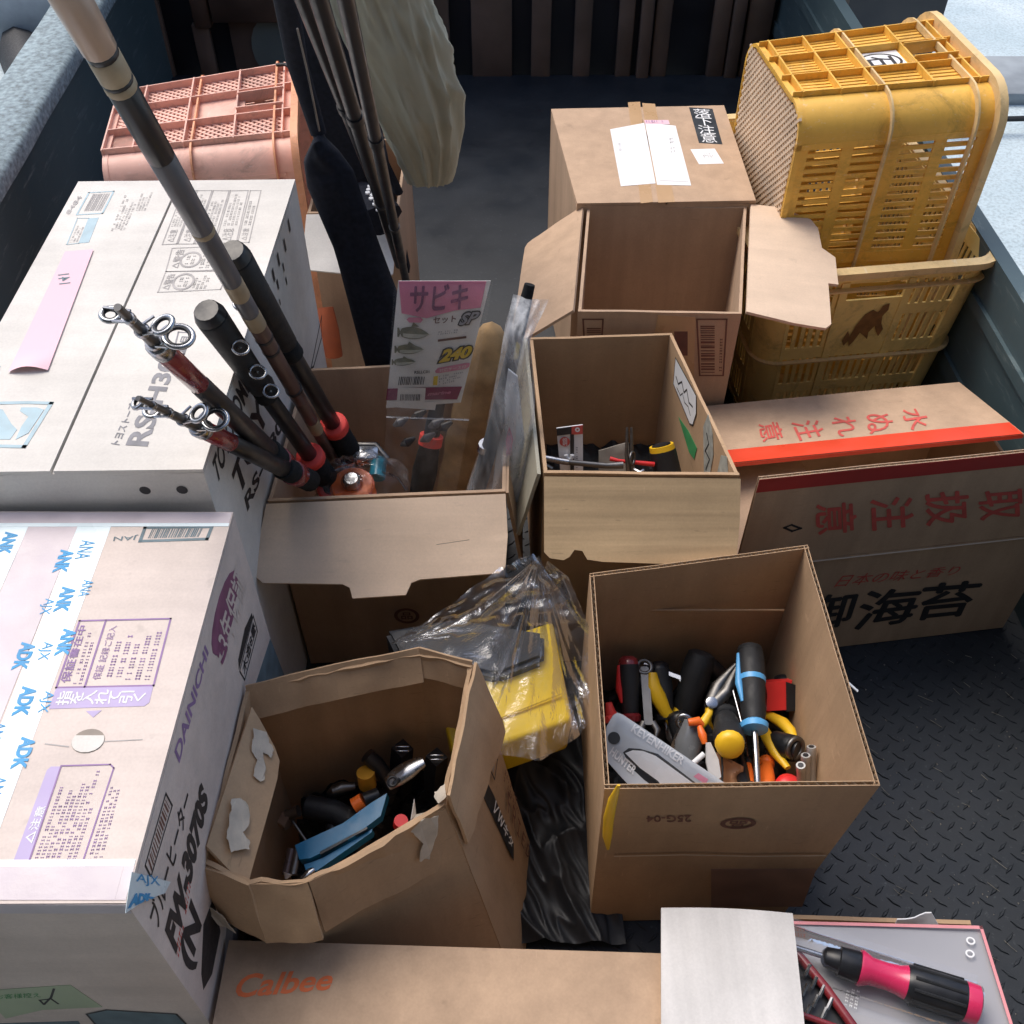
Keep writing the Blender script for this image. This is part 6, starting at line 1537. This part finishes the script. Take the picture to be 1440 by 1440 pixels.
# yellow strip through the corner gap and white tie on the right wall
ys = thing('yellow_pruner', 'curved yellow tool grip poking through the split front left corner of the tool carton', 'handle', tuple(at(852, 1160, .27)))
yy = .428
MB().tube([aty(870, 1104, yy), aty(862, 1124, yy-.003), aty(856, 1150, yy-.004), aty(854, 1175, yy-.003), aty(855, 1194, yy)], [.0015, .0042, .0050, .0046, .0015], 10, asp=.7).build('handle', YELLOW_PL, ys)
zt_ = thing('cable_tie', 'white cable tie end sticking out of the right side of the tool carton', 'cable tie', tuple(at(1180, 950, .28)))
MB().tube([at(1177, 949, .295), at(1188, 956, .29), at(1206, 972, .28)], .0016, 6, asp=.6).build('tie', PAPER, zt_)

# ============================================================ PARTS IN THE TORN CARTON
TGQ = 'black and coloured parts in the torn carton'
def tubething(name, label, cat, pts, r, mat, n=12, asp=1, group=TGQ, pn='body'):
    P = [at(*p) for p in pts]; o = thing(name, label, cat, tuple(P[0]), group); MB().tube(P, r, n, asp=asp).build(pn, mat, o); return o
bh = thing('blue_grip', 'long blue plastic squeezer handle lying across the torn carton', 'handle', tuple(at(480, 1180, .18)), TGQ)
bA = at(417, 1196, .185); bX = at(552, 1134, .195)-bA; Lb = bX.length; bX.normalize(); bY = V(0,0,1).cross(bX).normalized(); bZ = bX.cross(bY)
MB().prism([(0,-.010),(Lb*.1,-.0135),(Lb*.55,-.012),(Lb*.86,-.004),(Lb,.016),(Lb*.82,.0135),(Lb*.5,.006),(0,.006)], bA, bX, bY, .012).build('upper_half', BLUE_PL, bh)
MB().prism([(Lb*.02,-.024),(Lb*.12,-.0255),(Lb*.72,-.013),(Lb*.74,-.010),(Lb*.2,-.016),(Lb*.02,-.014)], bA - bZ*.006, bX, bY, .012).build('lower_half', BLUE_PL, bh)
MB().panel((bA+bX*Lb*.2-bY*.0145+bZ*.0, bA+bX*Lb*.7-bY*.0105, bA+bX*Lb*.7-bY*.0085, bA+bX*Lb*.2-bY*.0115), .004).build('slot', BLACK_PL, bh)
cl = tubething('chrome_clamp', 'shiny chrome clamp arm lying over the black parts', 'clamp', [(545, 1102, .20), (560, 1092, .205), (575, 1082, .21), (596, 1070, .215)], [.008, .0105, .0105, .006], CHROME, 14, .45, pn='arm')
MB().torus(at(552, 1099, .212), (0,-.4,1), .0045, .0015, 12, 6).build('rivet_hole', BLACK_PL, cl)
tubething('bent_pipe', 'black bent pipe end pointing up at the back of the torn carton', 'pipe', [(516, 1062, .195), (530, 1075, .185), (545, 1096, .17), (550, 1110, .15)], .0082, BLACK_PL)
tubething('amber_bottle_top', 'amber yellow bottle cap near the back of the torn carton', 'cap', [(514, 1086, .185), (517, 1104, .165)], [.0095, .0095], plain('amber_plastic', (.62, .30, .03), .35), 16)
tubething('cap_neck', 'black threaded neck under the amber cap', 'neck', [(516, 1102, .166), (520, 1120, .145)], .0085, BLACK_PL, 14)
tubething('orange_cylinder', 'orange cylinder cap left of the blue handle tip', 'cap', [(498, 1134, .175), (511, 1126, .178)], .0085, ORANGE_PL, 16)
tubething('black_barrel', 'black barrel joined to the orange cap', 'barrel', [(511, 1126, .177), (532, 1118, .175)], .0080, BLACK_PL, 14)
tubething('spark_plug', 'grey ribbed spark plug shaped part at the left back', 'plug', [(462, 1116, .16), (470, 1112, .165), (482, 1108, .165), (500, 1106, .165)], [.003, .0065, .007, .004], STEEL, 12)
tubething('wide_black_tube', 'wide matt black tube across the middle of the torn carton', 'tube', [(432, 1134, .155), (470, 1142, .155), (500, 1158, .150)], .0125, BLACK_RUB, 16)
pf_ = tubething('pipe_fitting', 'dull metal hexagonal pipe fitting at the left wall', 'pipe fitting', [(398, 1150, .170), (408, 1156, .170)], .0095, plain('dull_brass', (.26, .20, .16), .45, .6), 6); MB().tube([at(404, 1146, .175), at(420, 1140, .18)], .006, 12).build('thread', STEEL, pf_); MB().tube([at(411, 1154, .17), at(430, 1182, .165)], .0016, 8).build('stem', STEEL, pf_)
for i, (u, v) in enumerate([(566, 1052), (614, 1064)]):
    o = tubething('black_bracket', ['black bracket with bright slot standing at the back wall, left one', 'black bracket with bright slot standing at the back wall, right one'][i], 'bracket', [(u, v, .195), (u-2, v+22, .165), (u-2, v+60, .12)], [.0115, .012, .012], BLACK_PL, 4, 1, group='black brackets at the back wall')
    for k in range(2): MB().box(tuple(at(u, v-2+k*6, .207-.004*k)), (.014, .0016, .002)).build('bright_slot', CHROME, o)
tubething('red_button', 'small red ball knob at the right front of the torn carton', 'knob', [(563, 1160, .185), (564, 1154, .195)], [.0075, .007], RED_PL, 14)
rbx = thing('socket_set', 'dark socket pair with white tip at the left front of the torn carton', 'sockets', tuple(at(405, 1215, .18)), TGQ)
for du in (0, 10): MB().tube([at(402+du, 1230, .175), at(410+du, 1194, .18)], .0045, 12).build('barrel', plain('brown_black_metal', (.10, .07, .065), .3, .5) if du == 0 else STEEL, rbx)
MB().tube([at(402, 1236, .176), at(405, 1228, .178)], [.001, .005], 8).build('white_tip', PAPER, rbx)
tubething('bright_spoon', 'small bright metal spoon shaped piece near the front edge', 'metal piece', [(424, 1236, .178), (436, 1226, .18), (442, 1222, .18)], [.002, .0042, .002], CHROME, 10, .6)
sc_ = thing('paper_shard', 'pointed white paper shard near the front right of the torn carton', 'paper scrap', tuple(at(585, 1140, .2)), TGQ)
patch('shard', [at(577, 1160, .195), at(586, 1152, .195), at(583, 1124, .215)], PAPER, sc_, off=0, t=.001); patch('shard', [at(572, 1168, .20), at(600, 1150, .215), at(602, 1142, .22), at(584, 1146, .2)], SCAR, sc_, off=0, t=.001)
rnd = random.Random(12)
for i in range(26):
    u, v = rnd.uniform(430, 600), rnd.uniform(1090, 1225)
    if (u-430)*.45 + (v-1090) > 150 and u > 520: continue
    if v < 1130 and u < 480: continue
    a, b = at(u, v, rnd.uniform(.125, .155)), at(u+rnd.uniform(-28, 28), v+rnd.uniform(-20, 20), rnd.uniform(.13, .165))
    o = thing('black_part', 'small black plastic part jumbled low in the torn carton', 'plastic part', tuple(a), 'small black parts jumbled low in the torn carton')
    MB().tube([a, a.lerp(b, .5)+V(0,0,.004), b], [rnd.uniform(.005, .010), rnd.uniform(.006, .011), rnd.uniform(.004, .009)], rnd.choice([6, 8, 12])).build('body', rnd.choice([BLACK_PL, BLACK_RUB, BLACK_PL, ROD_BLACK]), o)
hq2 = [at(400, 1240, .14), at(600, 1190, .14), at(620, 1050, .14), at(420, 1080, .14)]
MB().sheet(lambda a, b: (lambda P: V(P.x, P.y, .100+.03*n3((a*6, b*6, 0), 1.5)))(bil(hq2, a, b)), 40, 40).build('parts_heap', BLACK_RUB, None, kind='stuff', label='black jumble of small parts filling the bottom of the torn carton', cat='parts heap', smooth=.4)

# ============================================================ SMALL TOOLS IN THE PLAIN CARTON
TGR = 'small tools in the plain carton'
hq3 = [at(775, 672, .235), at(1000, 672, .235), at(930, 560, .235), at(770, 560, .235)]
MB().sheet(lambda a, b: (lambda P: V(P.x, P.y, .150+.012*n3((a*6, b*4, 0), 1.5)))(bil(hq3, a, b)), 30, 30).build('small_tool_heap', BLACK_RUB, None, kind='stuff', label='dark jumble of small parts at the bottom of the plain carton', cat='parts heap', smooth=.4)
hk = thing('packaged_hook', 'white hook on black and white card standing in the plain carton', 'packaged hook', tuple(at(800, 640, .26)), TGR)
hA = at(788, 664, .265); hX = (at(820, 664, .265)-hA).normalized(); hY = V(-.03, .35, .93).normalized()
hw, hh = (at(820, 664, .265)-hA).length, .062
MB().prism([(0,0),(hw,0),(hw*.98,hh),(-hw*.15,hh*.93)], hA, hX, hY, .002).build('card', PAPER, hk)
def HK(a, b, k=.0012): return hA + hX*hw*a + hY*hh*b + hX.cross(hY)*k
patch('card_top', [HK(-.13,.78), HK(.5,.82), HK(.5,.97), HK(-.15,.92)], INK_BLACK, hk); patch('card_top', [HK(.5,.80), HK(.98,.82), HK(.98,1), HK(.5,.97)], INK_RED, hk)
patch('card_stripe', [HK(.44,.0), HK(.60,.0), HK(.60,.82), HK(.44,.82)], INK_BLACK, hk)
ring_print(HK(.2,.66,.0016), hX*.0062, hY*.0062, 0, 1, INK_RED, hk, name='red_seal'); text('鋼', [HK(.10,.58,.002), HK(.30,.58,.002), HK(.30,.74,.002), HK(.10,.74,.002)], PAPER, hk, off=.0012)
ring_print(HK(.75,.91,.0016), hX*.003, hY*.003, .4, 1, PAPER, hk)
smallprint([HK(.78,.1), HK(.78,.75), HK(.66,.75), HK(.66,.1)], 1, INK_GREY, hk, 99, dens=14)
hc_ = [HK(.38+.14*math.cos(t), .40+.10*math.sin(t), .004) for t in [PI+i*.35 for i in range(10)]]
MB().tube(hc_, .0026, 8).build('hook', PAPER, hk)
tb_ = thing('socket_bar', 'long steel socket bar lying across the plain carton', 'socket bar', tuple(at(770, 645, .27)), TGR)
MB().tube([at(764, 644, .290), at(800, 650, .288)], .0040, 12).build('bar', CHROME, tb_); MB().tube([at(800, 650, .288), at(852, 655, .283), at(876, 654, .283)], [.0034, .0036, .0046], 12).build('bar_end', STEEL, tb_)
tz = thing('tweezers', 'pair of steel tweezers standing upright in the plain carton', 'tweezers', tuple(at(888, 660, .26)), TGR)
for du, c_ in ((0, 0), (6, 1)): MB().tube([at(884+du, 662, .268), at(881+du*1.2, 640, .285), at(882+du, 601, .312)], [.0032, .0026, .0016], 8, asp=.6).build('arm', STEEL, tz)
MB().torus(at(889, 645, .288), (1,-.4,.3), .008, .0016, 16, 6).build('ring', STEEL, tz)
kn = thing('capped_handle', 'black handle with yellow end ring standing in the plain carton', 'tool handle', tuple(at(935, 650, .24)), TGR)
ka, kb_ = at(946, 700, .225), at(930, 626, .280); Mk = frame(ka, kb_-ka, V(0,1,0).cross(kb_-ka).cross(kb_-ka)*-1, (kb_-ka).cross(V(0,1,0).cross(kb_-ka).cross(kb_-ka)*-1)); Lk = (kb_-ka).length
MB().lathe([(0,.018),(Lk*.9,.0165)], 18, Mk).build('grip', BLACK_RUB, kn); MB().lathe([(Lk*.905,.0158),(Lk,.0152)], 18, Mk).build('yellow_ring', YELLOW_PL, kn); MB().lathe([(Lk+.0003,.012),(Lk+.001,.0118)], 18, Mk).build('end_disc', BLACK_PL, kn)
cn = thing('canvas_pouch', 'small grey canvas pouch behind the tweezers in the plain carton', 'pouch', tuple(at(860, 640, .26)), TGR)
MB().panel((at(842, 662, .255), at(886, 664, .255), at(884, 622, .282), at(842, 634, .275)), .006, 8, 6, lambda a, b, p, n: n*.004*n3(p, 60, 1)).build('pouch', plain('grey_canvas', (.20, .18, .15), .85), cn)
tubething('red_pen', 'slim red tool lying behind the tweezers', 'pen', [(858, 645, .275), (870, 648, .275), (920, 653, .268)], [.0028, .0022, .0030], RED_PL, 8, group=TGR)
tubething('hex_key', 'short bright hex key at the foot of the tweezers', 'hex key', [(892, 660, .285), (900, 664, .287), (905, 661, .287)], .0018, CHROME, 6, group=TGR)
tubething('steel_bolt', 'short steel bolt at the front left corner of the plain carton', 'bolt', [(764, 652, .285), (776, 660, .28)], [.0028, .004], STEEL, 8, group=TGR)
